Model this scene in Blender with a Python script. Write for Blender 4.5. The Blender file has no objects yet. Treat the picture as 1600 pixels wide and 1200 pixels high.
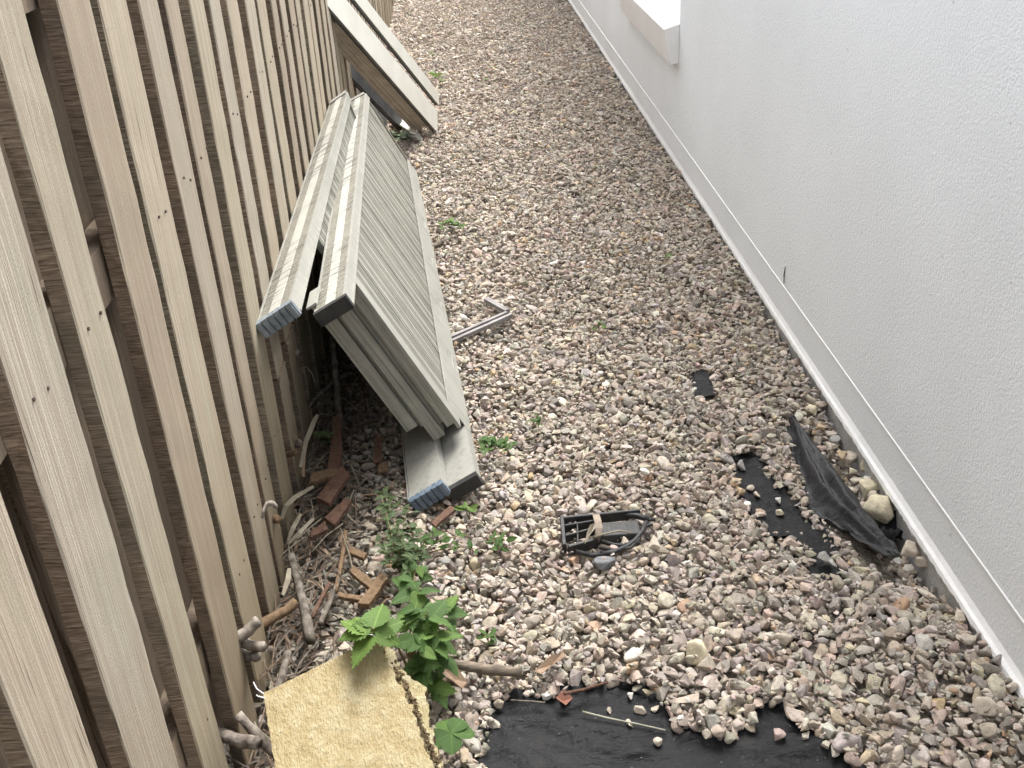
import bpy, bmesh, math, random
import numpy as np
from mathutils import Vector, Matrix, noise as mnoise

random.seed(7); RNG = np.random.default_rng(11)
SC = bpy.context.scene
COL = SC.collection

# ------------------------------------------------------------------ camera
FPX = 1587.0
RW = np.array([[0.99775303, -0.06444816, 0.01831213],
               [-0.04697625, -0.47805241, 0.87707419],
               [-0.04777166, -0.87596366, -0.48000577]])      # world <- camera (x right, y down, z forward)
EYE = np.array([0.0, 0.0, 1.6])
cam = bpy.data.cameras.new('camera'); cam_o = bpy.data.objects.new('camera', cam); COL.objects.link(cam_o)
cam.sensor_width = 36.0; cam.lens = 36.0 * FPX / 1600.0; cam.clip_start = 0.05; cam.clip_end = 500
M = Matrix.Identity(4)
for i in range(3):
    M[i][0] = RW[i, 0]; M[i][1] = -RW[i, 1]; M[i][2] = -RW[i, 2]; M[i][3] = EYE[i]
cam_o.matrix_world = M
SC.camera = cam_o
SC.cycles.diffuse_bounces = 7; SC.cycles.max_bounces = 12
# ------------------------------------------------------------------ sky, sun, exposure (overcast)
SUN_EL, SUN_AZ = math.radians(60), math.radians(24)            # azimuth from +Y towards +X
w = bpy.data.worlds.new('World'); SC.world = w; w.use_nodes = True
nt = w.node_tree; nt.nodes.clear()
sky = nt.nodes.new('ShaderNodeTexSky'); sky.sky_type = 'NISHITA'; sky.sun_disc = False
sky.sun_elevation = SUN_EL; sky.sun_rotation = SUN_AZ; sky.dust_density = 6.0; sky.air_density = 1.0; sky.ozone_density = 1.0
hsv = nt.nodes.new('ShaderNodeHueSaturation'); hsv.inputs['Saturation'].default_value = 0.24
bg = nt.nodes.new('ShaderNodeBackground'); bg.inputs['Strength'].default_value = 0.15
wo = nt.nodes.new('ShaderNodeOutputWorld')
nt.links.new(sky.outputs[0], hsv.inputs['Color']); nt.links.new(hsv.outputs[0], bg.inputs[0]); nt.links.new(bg.outputs[0], wo.inputs[0])
sun = bpy.data.lights.new('sun', 'SUN'); sun.energy = 1.25; sun.angle = math.radians(35); sun.color = (1.0, 0.985, 0.96)
sun_o = bpy.data.objects.new('sun', sun); COL.objects.link(sun_o)
sd = Vector((math.sin(SUN_AZ) * math.cos(SUN_EL), math.cos(SUN_AZ) * math.cos(SUN_EL), math.sin(SUN_EL)))
sun_o.rotation_euler = sd.to_track_quat('Z', 'Y').to_euler(); sun_o.location = (0, 0, 6)
SC.view_settings.view_transform = 'Standard'; SC.view_settings.look = 'None'
SC.view_settings.exposure = 1.80; SC.view_settings.gamma = 1.0; SC.view_settings.use_curve_mapping = False

# ------------------------------------------------------------------ measuring helpers
def ray(px, py): return RW @ np.array([px - 800.0, py - 600.0, FPX])
def at(px, py, z=0.0):
    r = ray(px, py); return Vector(EYE + r * ((z - EYE[2]) / r[2]))
def atX(px, py, X):
    r = ray(px, py); return Vector(EYE + r * (X / r[0]))
def atY(px, py, Y):
    r = ray(px, py); return Vector(EYE + r * (Y / r[1]))
def atP(px, py, P, n):
    r = Vector(ray(px, py)); e = Vector(EYE); return e + r * ((Vector(P) - e).dot(n) / r.dot(n))
def on_fence(px, py, off=0.0):
    r = ray(px, py); x0, k = -0.545 + off, -0.025
    return Vector(EYE + r * ((x0 - 1.5 * k) / (r[0] - k * r[1])))
def fence_x(y): return -0.545 - 0.025 * (y - 1.5)

# ------------------------------------------------------------------ object helpers
def props(o, label=None, cat=None, group=None, kind=None):
    if label: o['label'] = label
    if cat: o['category'] = cat
    if group: o['group'] = group
    if kind: o['kind'] = kind
    return o
def empty(name, loc=(0, 0, 0), label=None, cat=None, group=None, rz=0.0):
    o = bpy.data.objects.new(name, None); COL.objects.link(o); o.location = loc; o.rotation_euler = (0, 0, rz)
    o.empty_display_size = 0.05
    return props(o, label, cat, group)
def link(name, me, mats, parent=None, loc=None):
    o = bpy.data.objects.new(name, me); COL.objects.link(o)
    if not isinstance(mats, (list, tuple)): mats = [mats]
    if len(me.materials) == 0:
        for m in mats: me.materials.append(m)
    if parent is not None: o.parent = parent
    if loc is not None: o.location = loc
    return o
class MB:
    """collects verts / faces; build() makes one mesh object"""
    def __init__(s): s.v = []; s.f = []; s.m = []; s.a = None
    def add(s, vs, fs, mi=0):
        b = len(s.v); s.v += [tuple(v) for v in vs]; s.f += [tuple(i + b for i in f) for f in fs]; s.m += [mi] * len(fs); return b
    def hexa(s, p, mi=0):          # p: 8 corners, bottom loop 0-3, top loop 4-7
        s.add(p, [(0, 3, 2, 1), (4, 5, 6, 7), (0, 1, 5, 4), (1, 2, 6, 5), (2, 3, 7, 6), (3, 0, 4, 7)], mi)
    def box(s, lo, hi, mi=0):
        x0, y0, z0 = lo; x1, y1, z1 = hi
        s.hexa([(x0, y0, z0), (x1, y0, z0), (x1, y1, z0), (x0, y1, z0), (x0, y0, z1), (x1, y0, z1), (x1, y1, z1), (x0, y1, z1)], mi)
    def obox(s, c, ax, ay, az, mi=0):   # oriented box: centre + half axes
        c, ax, ay, az = map(Vector, (c, ax, ay, az))
        s.hexa([c - ax - ay - az, c + ax - ay - az, c + ax + ay - az, c - ax + ay - az, c - ax - ay + az, c + ax - ay + az, c + ax + ay + az, c - ax + ay + az], mi)
    def tube(s, pts, rad, n=7, mi=0, cap=True, flat=1.0):
        pts = [Vector(p) for p in pts]; k = len(pts)
        if not isinstance(rad, (list, tuple)): rad = [rad] * k
        up = Vector((0, 0, 1)); rings = []
        for i, p in enumerate(pts):
            t = (pts[min(i + 1, k - 1)] - pts[max(i - 1, 0)]).normalized()
            a = t.cross(up)
            if a.length < 1e-3: a = t.cross(Vector((1, 0, 0)))
            a.normalize(); b = a.cross(t).normalized()
            rings.append([p + (a * math.cos(2 * math.pi * j / n) + b * math.sin(2 * math.pi * j / n) * flat) * rad[i] for j in range(n)])
        base = s.add([q for r in rings for q in r], [], mi)
        for i in range(k - 1):
            for j in range(n):
                a, b = i * n + j, i * n + (j + 1) % n
                s.f.append((base + a, base + b, base + b + n, base + a + n)); s.m.append(mi)
        if cap:
            s.f.append(tuple(base + j for j in reversed(range(n)))); s.m.append(mi)
            s.f.append(tuple(base + (k - 1) * n + j for j in range(n))); s.m.append(mi)
    def mesh(s, name, smooth=False):
        me = bpy.data.meshes.new(name); me.from_pydata(s.v, [], s.f); me.update()
        me.polygons.foreach_set('material_index', s.m)
        if smooth: me.polygons.foreach_set('use_smooth', [True] * len(s.f))
        return me
    def build(s, name, mats, parent=None, smooth=False, bevel=0.0, loc=None):
        me = s.mesh(name, smooth)
        if bevel > 0:
            bm = bmesh.new(); bm.from_mesh(me)
            bmesh.ops.bevel(bm, geom=[e for e in bm.edges if e.calc_face_angle(0) > 0.6], offset=bevel, segments=1, affect='EDGES')
            bm.to_mesh(me); bm.free()
        return link(name, me, mats, parent, loc)
def recentre(o, origin):
    """move a top level mesh's origin to a point without moving its geometry"""
    origin = Vector(origin); o.data.transform(Matrix.Translation(-origin)); o.location = origin; return o

# ------------------------------------------------------------------ materials
def mat(name, rough=0.8, spec=0.3):
    m = bpy.data.materials.new(name); m.use_nodes = True; t = m.node_tree
    b = t.nodes['Principled BSDF']; b.inputs['Roughness'].default_value = rough
    b.inputs['Specular IOR Level'].default_value = spec
    return m, t, b
def N(t, typ, **kw):
    n = t.nodes.new(typ)
    for k, v in kw.items():
        if k.startswith('i_'):
            n.inputs[k[2:].replace('_', ' ')].default_value = v
        else: setattr(n, k, v)
    return n
def ramp(t, fac, stops, interp='LINEAR'):
    r = t.nodes.new('ShaderNodeValToRGB'); r.color_ramp.interpolation = interp
    e = r.color_ramp.elements
    while len(e) < len(stops): e.new(0.5)
    for i, (p, c) in enumerate(stops):
        e[i].position = p; e[i].color = (c[0], c[1], c[2], 1) if not isinstance(c, (int, float)) else (c, c, c, 1)
    t.links.new(fac, r.inputs[0]); return r.outputs[0]
def mixc(t, fac, a, b, mode='MIX'):
    m = t.nodes.new('ShaderNodeMix'); m.data_type = 'RGBA'; m.blend_type = mode
    for s, v in ((m.inputs[0], fac), (m.inputs[6], a), (m.inputs[7], b)):
        if hasattr(v, 'is_linked'): t.links.new(v, s)
        elif isinstance(v, (int, float)): s.default_value = v
        else: s.default_value = (v[0], v[1], v[2], 1)
    return m.outputs[2]
def math_(t, op, a, b=None):
    m = t.nodes.new('ShaderNodeMath'); m.operation = op
    for s, v in ((m.inputs[0], a), (m.inputs[1], b)):
        if v is None: continue
        if hasattr(v, 'is_linked'): t.links.new(v, s)
        else: s.default_value = v
    return m.outputs[0]
def bump(t, b, h, dist, strength=1.0):
    n = t.nodes.new('ShaderNodeBump'); n.inputs['Distance'].default_value = dist; n.inputs['Strength'].default_value = strength
    t.links.new(h, n.inputs['Height']); t.links.new(n.outputs[0], b.inputs['Normal']); return n
def objcoord(t, scale=(1, 1, 1), rnd=0.0):
    tc = t.nodes.new('ShaderNodeTexCoord'); mp = t.nodes.new('ShaderNodeMapping'); mp.inputs['Scale'].default_value = scale
    t.links.new(tc.outputs['Object'], mp.inputs[0])
    if rnd:
        oi = t.nodes.new('ShaderNodeObjectInfo'); c = t.nodes.new('ShaderNodeCombineXYZ')
        for i, f in enumerate((7.1, 13.7, 29.3)):
            t.links.new(math_(t, 'MULTIPLY', oi.outputs['Random'], f * rnd), c.inputs[i])
        t.links.new(c.outputs[0], mp.inputs['Location'])
    return mp.outputs[0]
def noise(t, co, scale, detail=4, rough=0.55, dist=0.0):
    n = t.nodes.new('ShaderNodeTexNoise'); n.inputs['Scale'].default_value = scale; n.inputs['Detail'].default_value = detail
    n.inputs['Roughness'].default_value = rough; n.inputs['Distortion'].default_value = dist
    t.links.new(co, n.inputs['Vector']); return n.outputs['Fac']
def simple(name, c1, c2, scale=20, rough=0.8, spec=0.3, bdist=0.0, bscale=None, stretch=(1, 1, 1), rnd=1.0, detail=5):
    m, t, b = mat(name, rough, spec); co = objcoord(t, stretch, rnd)
    f = noise(t, co, scale, detail)
    t.links.new(ramp(t, f, [(0.32, c1), (0.68, c2)]), b.inputs['Base Color'])
    if bdist: bump(t, b, noise(t, co, bscale or scale * 3, 5), bdist)
    return m

def wood_face(name, pale, mid, dark, green):
    m, t, b = mat(name, 0.85, 0.2)
    co = objcoord(t, (1, 1, 1), 1.0)
    st = t.nodes.new('ShaderNodeMapping'); st.inputs['Scale'].default_value = (60, 60, 2.2); t.links.new(co, st.inputs[0])
    g = noise(t, st.outputs[0], 1.0, 6, 0.6, 0.6)
    st2 = t.nodes.new('ShaderNodeMapping'); st2.inputs['Scale'].default_value = (16, 16, 0.9); t.links.new(co, st2.inputs[0])
    g2 = noise(t, st2.outputs[0], 1.0, 3, 0.5, 0.8)
    big = noise(t, co, 3.0, 3)
    c = ramp(t, g, [(0.30, dark), (0.43, mid), (0.56, pale), (0.75, [x * 1.15 for x in pale])])
    c = mixc(t, ramp(t, g2, [(0.45, 0.0), (0.58, 0.85)]), c, mid)
    # growth ring arches and streaks
    wv = N(t, 'ShaderNodeTexWave', wave_type='BANDS', bands_direction='Y'); wv.inputs['Scale'].default_value = 14; wv.inputs['Distortion'].default_value = 5
    wv.inputs['Detail'].default_value = 2; wv.inputs['Detail Scale'].default_value = 0.35
    st3 = t.nodes.new('ShaderNodeMapping'); st3.inputs['Scale'].default_value = (1, 1, 0.12); t.links.new(co, st3.inputs[0]); t.links.new(st3.outputs[0], wv.inputs['Vector'])
    c = mixc(t, math_(t, 'MULTIPLY', ramp(t, wv.outputs['Fac'], [(0.0, 1.0), (0.25, 0.0)]), 0.5), c, dark)
    # knots
    st4 = t.nodes.new('ShaderNodeMapping'); st4.inputs['Scale'].default_value = (6, 9, 2.6); t.links.new(co, st4.inputs[0])
    vo = N(t, 'ShaderNodeTexVoronoi', feature='F1'); vo.inputs['Scale'].default_value = 1.0; t.links.new(st4.outputs[0], vo.inputs['Vector'])
    kn = ramp(t, vo.outputs['Distance'], [(0.05, 1.0), (0.1, 0.0)])
    rings = math_(t, 'SINE', math_(t, 'MULTIPLY', vo.outputs['Distance'], 75.0))
    halo = math_(t, 'MULTIPLY', ramp(t, vo.outputs['Distance'], [(0.08, 1.0), (0.3, 0.0)]), ramp(t, rings, [(0.4, 0.0), (1.0, 0.4)]))
    c = mixc(t, halo, c, dark)
    c = mixc(t, math_(t, 'MULTIPLY', kn, 0.75), c, [x * 0.45 for x in dark])
    c = mixc(t, ramp(t, big, [(0.5, 0.0), (0.75, 0.4)]), c, green)
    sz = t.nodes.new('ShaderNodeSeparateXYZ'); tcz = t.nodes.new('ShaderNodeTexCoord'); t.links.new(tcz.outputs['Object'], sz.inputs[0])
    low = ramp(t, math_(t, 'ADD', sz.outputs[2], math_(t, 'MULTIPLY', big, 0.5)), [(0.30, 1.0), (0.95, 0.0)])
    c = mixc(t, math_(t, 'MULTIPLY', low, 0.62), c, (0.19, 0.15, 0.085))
    oi = t.nodes.new('ShaderNodeObjectInfo')
    tint = ramp(t, oi.outputs['Random'], [(0.0, (0.86, 0.80, 0.74)), (0.3, (1.0, 0.98, 0.96)), (0.55, (0.94, 0.92, 0.84)), (0.8, (1.05, 1.0, 0.93)), (1.0, (0.88, 0.84, 0.82))])
    c = mixc(t, 1.0, c, tint, 'MULTIPLY')
    t.links.new(c, b.inputs['Base Color'])
    st5 = t.nodes.new('ShaderNodeMapping'); st5.inputs['Scale'].default_value = (160, 160, 260); t.links.new(co, st5.inputs[0])
    fz = noise(t, st5.outputs[0], 1.0, 3, 0.6)
    h = math_(t, 'ADD', math_(t, 'MULTIPLY', g, 1.0), math_(t, 'MULTIPLY', fz, 0.6))
    bump(t, b, math_(t, 'SUBTRACT', h, kn), 0.004, 0.7)
    return m
WOOD = wood_face('weathered_pine_face', (0.53, 0.49, 0.415), (0.41, 0.36, 0.295), (0.20, 0.165, 0.13), (0.36, 0.37, 0.29))
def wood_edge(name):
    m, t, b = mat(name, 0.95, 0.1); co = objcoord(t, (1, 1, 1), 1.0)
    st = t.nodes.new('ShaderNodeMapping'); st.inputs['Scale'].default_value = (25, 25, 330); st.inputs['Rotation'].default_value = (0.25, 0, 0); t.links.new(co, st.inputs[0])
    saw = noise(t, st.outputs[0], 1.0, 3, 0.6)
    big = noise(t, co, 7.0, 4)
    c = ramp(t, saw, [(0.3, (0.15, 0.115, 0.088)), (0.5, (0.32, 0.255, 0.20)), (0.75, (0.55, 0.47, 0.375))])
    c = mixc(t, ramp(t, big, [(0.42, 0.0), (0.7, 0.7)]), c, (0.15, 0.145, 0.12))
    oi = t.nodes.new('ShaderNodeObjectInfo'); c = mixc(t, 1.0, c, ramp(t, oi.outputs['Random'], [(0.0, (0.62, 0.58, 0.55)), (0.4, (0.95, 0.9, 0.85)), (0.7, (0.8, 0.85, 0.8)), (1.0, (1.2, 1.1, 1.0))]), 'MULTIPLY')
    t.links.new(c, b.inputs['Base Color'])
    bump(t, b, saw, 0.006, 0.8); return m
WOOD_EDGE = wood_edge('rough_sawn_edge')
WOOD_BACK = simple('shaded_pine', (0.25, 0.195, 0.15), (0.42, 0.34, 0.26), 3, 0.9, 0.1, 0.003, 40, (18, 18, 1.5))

def stucco():
    m, t, b = mat('white_render', 0.9, 0.2); co = objcoord(t)
    mott = noise(t, co, 1.3, 4); fine = noise(t, co, 170, 4, 0.6)
    mid = noise(t, co, 95, 3, 0.55, 0.3)
    c = ramp(t, mott, [(0.35, (0.735, 0.76, 0.775)), (0.65, (0.785, 0.81, 0.83))])
    st = t.nodes.new('ShaderNodeMapping'); st.inputs['Scale'].default_value = (14, 14, 1.2); t.links.new(co, st.inputs[0])
    strk = noise(t, st.outputs[0], 1.0, 4)
    c = mixc(t, ramp(t, strk, [(0.60, 0.0), (0.85, 0.10)]), c, (0.62, 0.62, 0.60))
    vo = N(t, 'ShaderNodeTexVoronoi', feature='F1'); vo.inputs['Scale'].default_value = 14; t.links.new(co, vo.inputs['Vector'])
    c = mixc(t, ramp(t, vo.outputs['Distance'], [(0.03, 0.55), (0.07, 0.0)]), c, (0.35, 0.34, 0.32))
    t.links.new(c, b.inputs['Base Color'])
    bump(t, b, math_(t, 'ADD', fine, math_(t, 'MULTIPLY', mid, 0.8)), 0.0032, 0.8); return m
STUCCO = stucco()
def smooth_render():
    m, t, b = mat('plinth_render', 0.85, 0.2); co = objcoord(t)
    c = ramp(t, noise(t, co, 2.2, 5), [(0.35, (0.745, 0.77, 0.78)), (0.65, (0.795, 0.815, 0.83))])
    sp = noise(t, co, 12, 3); c = mixc(t, ramp(t, sp, [(0.70, 0.0), (0.78, 0.55)]), c, (0.46, 0.40, 0.30))
    t.links.new(c, b.inputs['Base Color']); bump(t, b, noise(t, co, 120, 4, 0.6), 0.003, 0.7); return m
PLINTH = smooth_render()
LIP = simple('white_lip', (0.82, 0.82, 0.81), (0.86, 0.86, 0.85), 30, 0.8, 0.2, 0.001, 120)
CONCRETE = simple('grey_concrete', (0.36, 0.355, 0.34), (0.50, 0.49, 0.47), 18, 0.9, 0.2, 0.004, 90)
SILL = simple('painted_sill', (0.78, 0.78, 0.775), (0.82, 0.82, 0.815), 5, 0.6, 0.3, 0.0008, 60)
PVC = simple('white_plastic', (0.78, 0.78, 0.78), (0.82, 0.82, 0.82), 5, 0.35, 0.4)
def glass():
    m, t, b = mat('window_glass', 0.05, 0.5); b.inputs['Base Color'].default_value = (0.03, 0.035, 0.04, 1); return m
GLASS = glass()
WIRE = simple('dark_wire', (0.03, 0.03, 0.03), (0.06, 0.055, 0.05), 30, 0.6)

def stone_mat():
    m, t, b = mat('gravel_stone', 0.88, 0.2)
    at_ = t.nodes.new('ShaderNodeAttribute'); at_.attribute_type = 'INSTANCER'; at_.attribute_name = 'scol'
    return finish_stone(m, t, b, at_.outputs['Color'], 2.2, 0.0025)
def finish_stone(m, t, b, col, sc, bd):
    tc = t.nodes.new('ShaderNodeTexCoord'); oi = t.nodes.new('ShaderNodeObjectInfo')
    n1 = N(t, 'ShaderNodeTexNoise', noise_dimensions='4D'); n1.inputs['Scale'].default_value = sc; n1.inputs['Detail'].default_value = 6; n1.inputs['Roughness'].default_value = 0.65
    t.links.new(tc.outputs['Object'], n1.inputs['Vector']); t.links.new(math_(t, 'MULTIPLY', oi.outputs['Random'], 57.0), n1.inputs['W'])
    n2 = N(t, 'ShaderNodeTexNoise', noise_dimensions='4D'); n2.inputs['Scale'].default_value = sc * 5; n2.inputs['Detail'].default_value = 3
    t.links.new(tc.outputs['Object'], n2.inputs['Vector']); t.links.new(math_(t, 'MULTIPLY', oi.outputs['Random'], 91.0), n2.inputs['W'])
    c = mixc(t, 1.0, col, ramp(t, n1.outputs['Fac'], [(0.3, (0.74, 0.72, 0.70)), (0.5, (1, 1, 1)), (0.7, (1.28, 1.26, 1.22))]), 'MULTIPLY')
    c = mixc(t, ramp(t, n2.outputs['Fac'], [(0.56, 0.0), (0.66, 0.5)]), c, (0.55, 0.52, 0.47))
    c = mixc(t, ramp(t, n2.outputs['Fac'], [(0.32, 0.55), (0.43, 0.0)]), c, (0.10, 0.09, 0.08))
    t.links.new(c, b.inputs['Base Color'])
    bump(t, b, math_(t, 'ADD', n1.outputs['Fac'], math_(t, 'MULTIPLY', n2.outputs['Fac'], 0.3)), bd, 0.8)
    return m
STONE = stone_mat()
def stone_plain(name, c):
    m, t, b = mat(name, 0.85, 0.2)
    r = t.nodes.new('ShaderNodeRGB'); r.outputs[0].default_value = (*c, 1)
    return finish_stone(m, t, b, r.outputs[0], 2.2, 0.0025)
def grit():
    m, t, b = mat('gravel_bed', 0.95, 0.1); co = objcoord(t)
    vo = N(t, 'ShaderNodeTexVoronoi', feature='F1'); vo.inputs['Scale'].default_value = 70; t.links.new(co, vo.inputs['Vector'])
    c = mixc(t, 0.5, ramp(t, noise(t, co, 6, 5), [(0.3, (0.17, 0.14, 0.11)), (0.7, (0.30, 0.26, 0.21))]), ramp(t, noise(t, co, 140, 2), [(0.35, (0.06, 0.05, 0.04)), (0.65, (0.4, 0.36, 0.3))]))
    t.links.new(c, b.inputs['Base Color']); bump(t, b, math_(t, 'SUBTRACT', 1.0, vo.outputs['Distance']), 0.012); return m
GRIT = grit()
SOIL = simple('soil', (0.06, 0.045, 0.032), (0.14, 0.11, 0.08), 25, 0.95, 0.1, 0.01, 90)
def membrane(name='black_weed_membrane', k=1.0, sp=0.14):
    m, t, b = mat(name, 0.6, sp); co = objcoord(t)
    f = noise(t, co, 9, 6, 0.65)
    c = ramp(t, f, [(0.35, (0.009 * k, 0.009 * k, 0.010 * k)), (0.6, (0.018 * k, 0.018 * k, 0.0185 * k)), (0.8, (0.045 * k, 0.044 * k, 0.042 * k))])
    dust = noise(t, co, 140, 3, 0.7); c = mixc(t, ramp(t, dust, [(0.66, 0.0), (0.74, 0.6)]), c, (0.26, 0.24, 0.21))
    t.links.new(c, b.inputs['Base Color'])
    t.links.new(ramp(t, f, [(0.3, 0.5), (0.7, 0.75)]), b.inputs['Roughness'])
    st = t.nodes.new('ShaderNodeMapping'); st.inputs['Scale'].default_value = (9, 26, 9); st.inputs['Rotation'].default_value = (0, 0, 0.5); t.links.new(co, st.inputs[0])
    cr = noise(t, st.outputs[0], 1.0, 4, 0.5, 1.2)
    bump(t, b, math_(t, 'ADD', math_(t, 'ADD', cr, math_(t, 'MULTIPLY', noise(t, co, 38, 3, 0.6, 1.0), 0.35)), math_(t, 'MULTIPLY', noise(t, co, 160, 2), 0.08)), 0.012, 0.8); return m
MEMBRANE = membrane(); FOLDED = membrane('folded_membrane', 1.7, 0.4)

def coord_attr(t, scale):
    a = t.nodes.new('ShaderNodeAttribute'); a.attribute_type = 'GEOMETRY'; a.attribute_name = 'uvw'
    mp = t.nodes.new('ShaderNodeMapping'); mp.inputs['Scale'].default_value = scale
    t.links.new(a.outputs['Vector'], mp.inputs[0]); return mp.outputs[0]
def hgt0(t): return noise(t, coord_attr(t, (2, 150, 150)), 1.0, 3)
def unit_mat(name, c1, c2, cuts=False, ribs=True, stain=0.5):
    m, t, b = mat(name, 0.62, 0.35)
    co = coord_attr(t, (1, 1, 1))
    f = noise(t, co, 7, 6, 0.65)
    c = ramp(t, f, [(0.3, c1), (0.7, c2)])
    s1 = noise(t, coord_attr(t, (2.5, 60, 60)), 1.0, 4)
    c = mixc(t, ramp(t, s1, [(0.48, 0.0), (0.7, stain)]), c, [x * 0.5 for x in c1])
    if ribs: c = mixc(t, ramp(t, hgt0(t), [(0.36, 0.55), (0.48, 0.0)]), c, [x * 0.45 for x in c1])
    s2 = noise(t, co, 26, 5); c = mixc(t, ramp(t, s2, [(0.6, 0.0), (0.8, stain * 0.8)]), c, (0.26, 0.25, 0.19))
    hgt = noise(t, coord_attr(t, (2, 150, 150)), 1.0, 3)
    cross = noise(t, coord_attr(t, (200, 9, 9)), 1.0, 2)
    h = math_(t, 'ADD', hgt, math_(t, 'MULTIPLY', cross, 0.7)) if ribs else f
    if cuts:      # dark scored marks running across the beam, bunched in places
        cu = noise(t, coord_attr(t, (8, 4.0, 70)), 1.0, 3, 0.6, 0.4)
        where = noise(t, coord_attr(t, (1, 6, 2.6)), 1.0, 3, 0.6)
        mk = math_(t, 'MULTIPLY', ramp(t, cu, [(0.535, 0.0), (0.585, 1.0)]), ramp(t, where, [(0.42, 0.0), (0.50, 1.0)]))
        c = mixc(t, math_(t, 'MULTIPLY', mk, 0.9), c, (0.06, 0.055, 0.05))
        h = math_(t, 'SUBTRACT', h, mk)
    t.links.new(c, b.inputs['Base Color'])
    bump(t, b, h, 0.003, 0.8)
    return m
U_DECK = unit_mat('ribbed_deck', (0.255, 0.25, 0.215), (0.335, 0.328, 0.283), stain=0.45)
U_BEAM = unit_mat('beam_grey', (0.18, 0.17, 0.14), (0.25, 0.24, 0.20), cuts=True, stain=0.5)
U_WHITE = unit_mat('beam_white', (0.34, 0.335, 0.295), (0.41, 0.405, 0.36), cuts=True, ribs=False, stain=0.2)
U_PALE = unit_mat('flange_pale', (0.235, 0.232, 0.205), (0.315, 0.31, 0.275), ribs=False, stain=0.35)
CAP_BLACK = simple('black_plastic', (0.012, 0.012, 0.013), (0.035, 0.034, 0.033), 20, 0.55, 0.4, 0.003, 60)
CAP_GREY = simple('slate_grey_plastic', (0.10, 0.125, 0.145), (0.24, 0.27, 0.29), 30, 0.6, 0.4, 0.003, 80)
CAP_BLUE = simple('dusty_blue_grey_plastic', (0.055, 0.085, 0.125), (0.15, 0.19, 0.235), 30, 0.6, 0.4, 0.003, 80)
PANEL_WHITE = simple('cream_plank_face', (0.68, 0.67, 0.60), (0.75, 0.745, 0.68), 6, 0.6, 0.35, 0.001, 60)
PANEL_BROWN = simple('brown_ribbed_plank', (0.40, 0.345, 0.28), (0.54, 0.475, 0.39), 12, 0.8, 0.2, 0.003, 160)
PANEL_DARK = simple('dark_plank', (0.05, 0.05, 0.05), (0.10, 0.10, 0.10), 12, 0.8, 0.2, 0.002, 90)
PLANK_EDGE = simple('plank_edge_grey', (0.10, 0.10, 0.095), (0.2, 0.195, 0.18), 20, 0.8, 0.2, 0.002, 90)
BARK = simple('red_brown_wood', (0.085, 0.048, 0.034), (0.17, 0.10, 0.07), 5, 0.85, 0.2, 0.003, 30, (20, 20, 3))
TANWOOD = simple('tan_wood', (0.12, 0.078, 0.045), (0.23, 0.155, 0.095), 5, 0.85, 0.2, 0.003, 30, (20, 20, 3))
TWIG = simple('grey_twig', (0.055, 0.045, 0.036), (0.21, 0.185, 0.155), 45, 0.9, 0.15, 0.003, 90)
CUTSTEM = simple('cut_stem', (0.09, 0.072, 0.06), (0.29, 0.255, 0.215), 50, 0.9, 0.15, 0.003, 90)
DRY = simple('dry_blade', (0.17, 0.15, 0.11), (0.28, 0.25, 0.19), 15, 0.85, 0.15)
DEADLEAF = simple('dead_leaf', (0.17, 0.115, 0.075), (0.28, 0.20, 0.14), 25, 0.8, 0.2, 0.002, 60)
REDLEAF = simple('red_dead_leaf', (0.16, 0.065, 0.045), (0.26, 0.13, 0.09), 25, 0.7, 0.2, 0.002, 60)
YELLOW = simple('yellow_leaf', (0.52, 0.40, 0.05), (0.62, 0.52, 0.10), 25, 0.7, 0.2)
ROPE = simple('pale_rope', (0.16, 0.135, 0.11), (0.30, 0.27, 0.23), 60, 0.9, 0.1, 0.002, 200)
TRIM = simple('grey_metal_trim', (0.14, 0.125, 0.12), (0.26, 0.245, 0.24), 14, 0.6, 0.4, 0.001, 80)
def wool(name, c1, c2):
    m, t, b = mat(name, 0.95, 0.1); co = objcoord(t)
    f = noise(t, co, 34, 6, 0.7); st = t.nodes.new('ShaderNodeMapping'); st.inputs['Scale'].default_value = (260, 120, 120); st.inputs['Rotation'].default_value = (0, 0, 0.9); t.links.new(co, st.inputs[0])
    fb = noise(t, st.outputs[0], 1.0, 3, 0.6)
    c = ramp(t, f, [(0.28, [x * 0.78 for x in c1]), (0.45, c1), (0.62, c2), (0.8, [min(x * 1.12, 0.9) for x in c2])])
    sp = noise(t, co, 12, 5, 0.7); c = mixc(t, ramp(t, sp, [(0.60, 0.0), (0.74, 0.35)]), c, (0.30, 0.18, 0.06))
    c = mixc(t, ramp(t, fb, [(0.3, 0.35), (0.5, 0.0)]), c, (0.27, 0.20, 0.09))
    t.links.new(c, b.inputs['Base Color']); bump(t, b, math_(t, 'ADD', fb, f), 0.006, 0.9); return m
WOOL = wool('yellow_mineral_wool', (0.345, 0.28, 0.155), (0.40, 0.345, 0.215))
WOOL_PALE = wool('torn_mineral_wool', (0.37, 0.315, 0.175), (0.42, 0.375, 0.25))
WOOL_SIDE = wool('grimy_shaded_wool_side', (0.20, 0.155, 0.085), (0.34, 0.28, 0.17))  # sides coloured darker: the seam's shade painted in along with the grime
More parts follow.
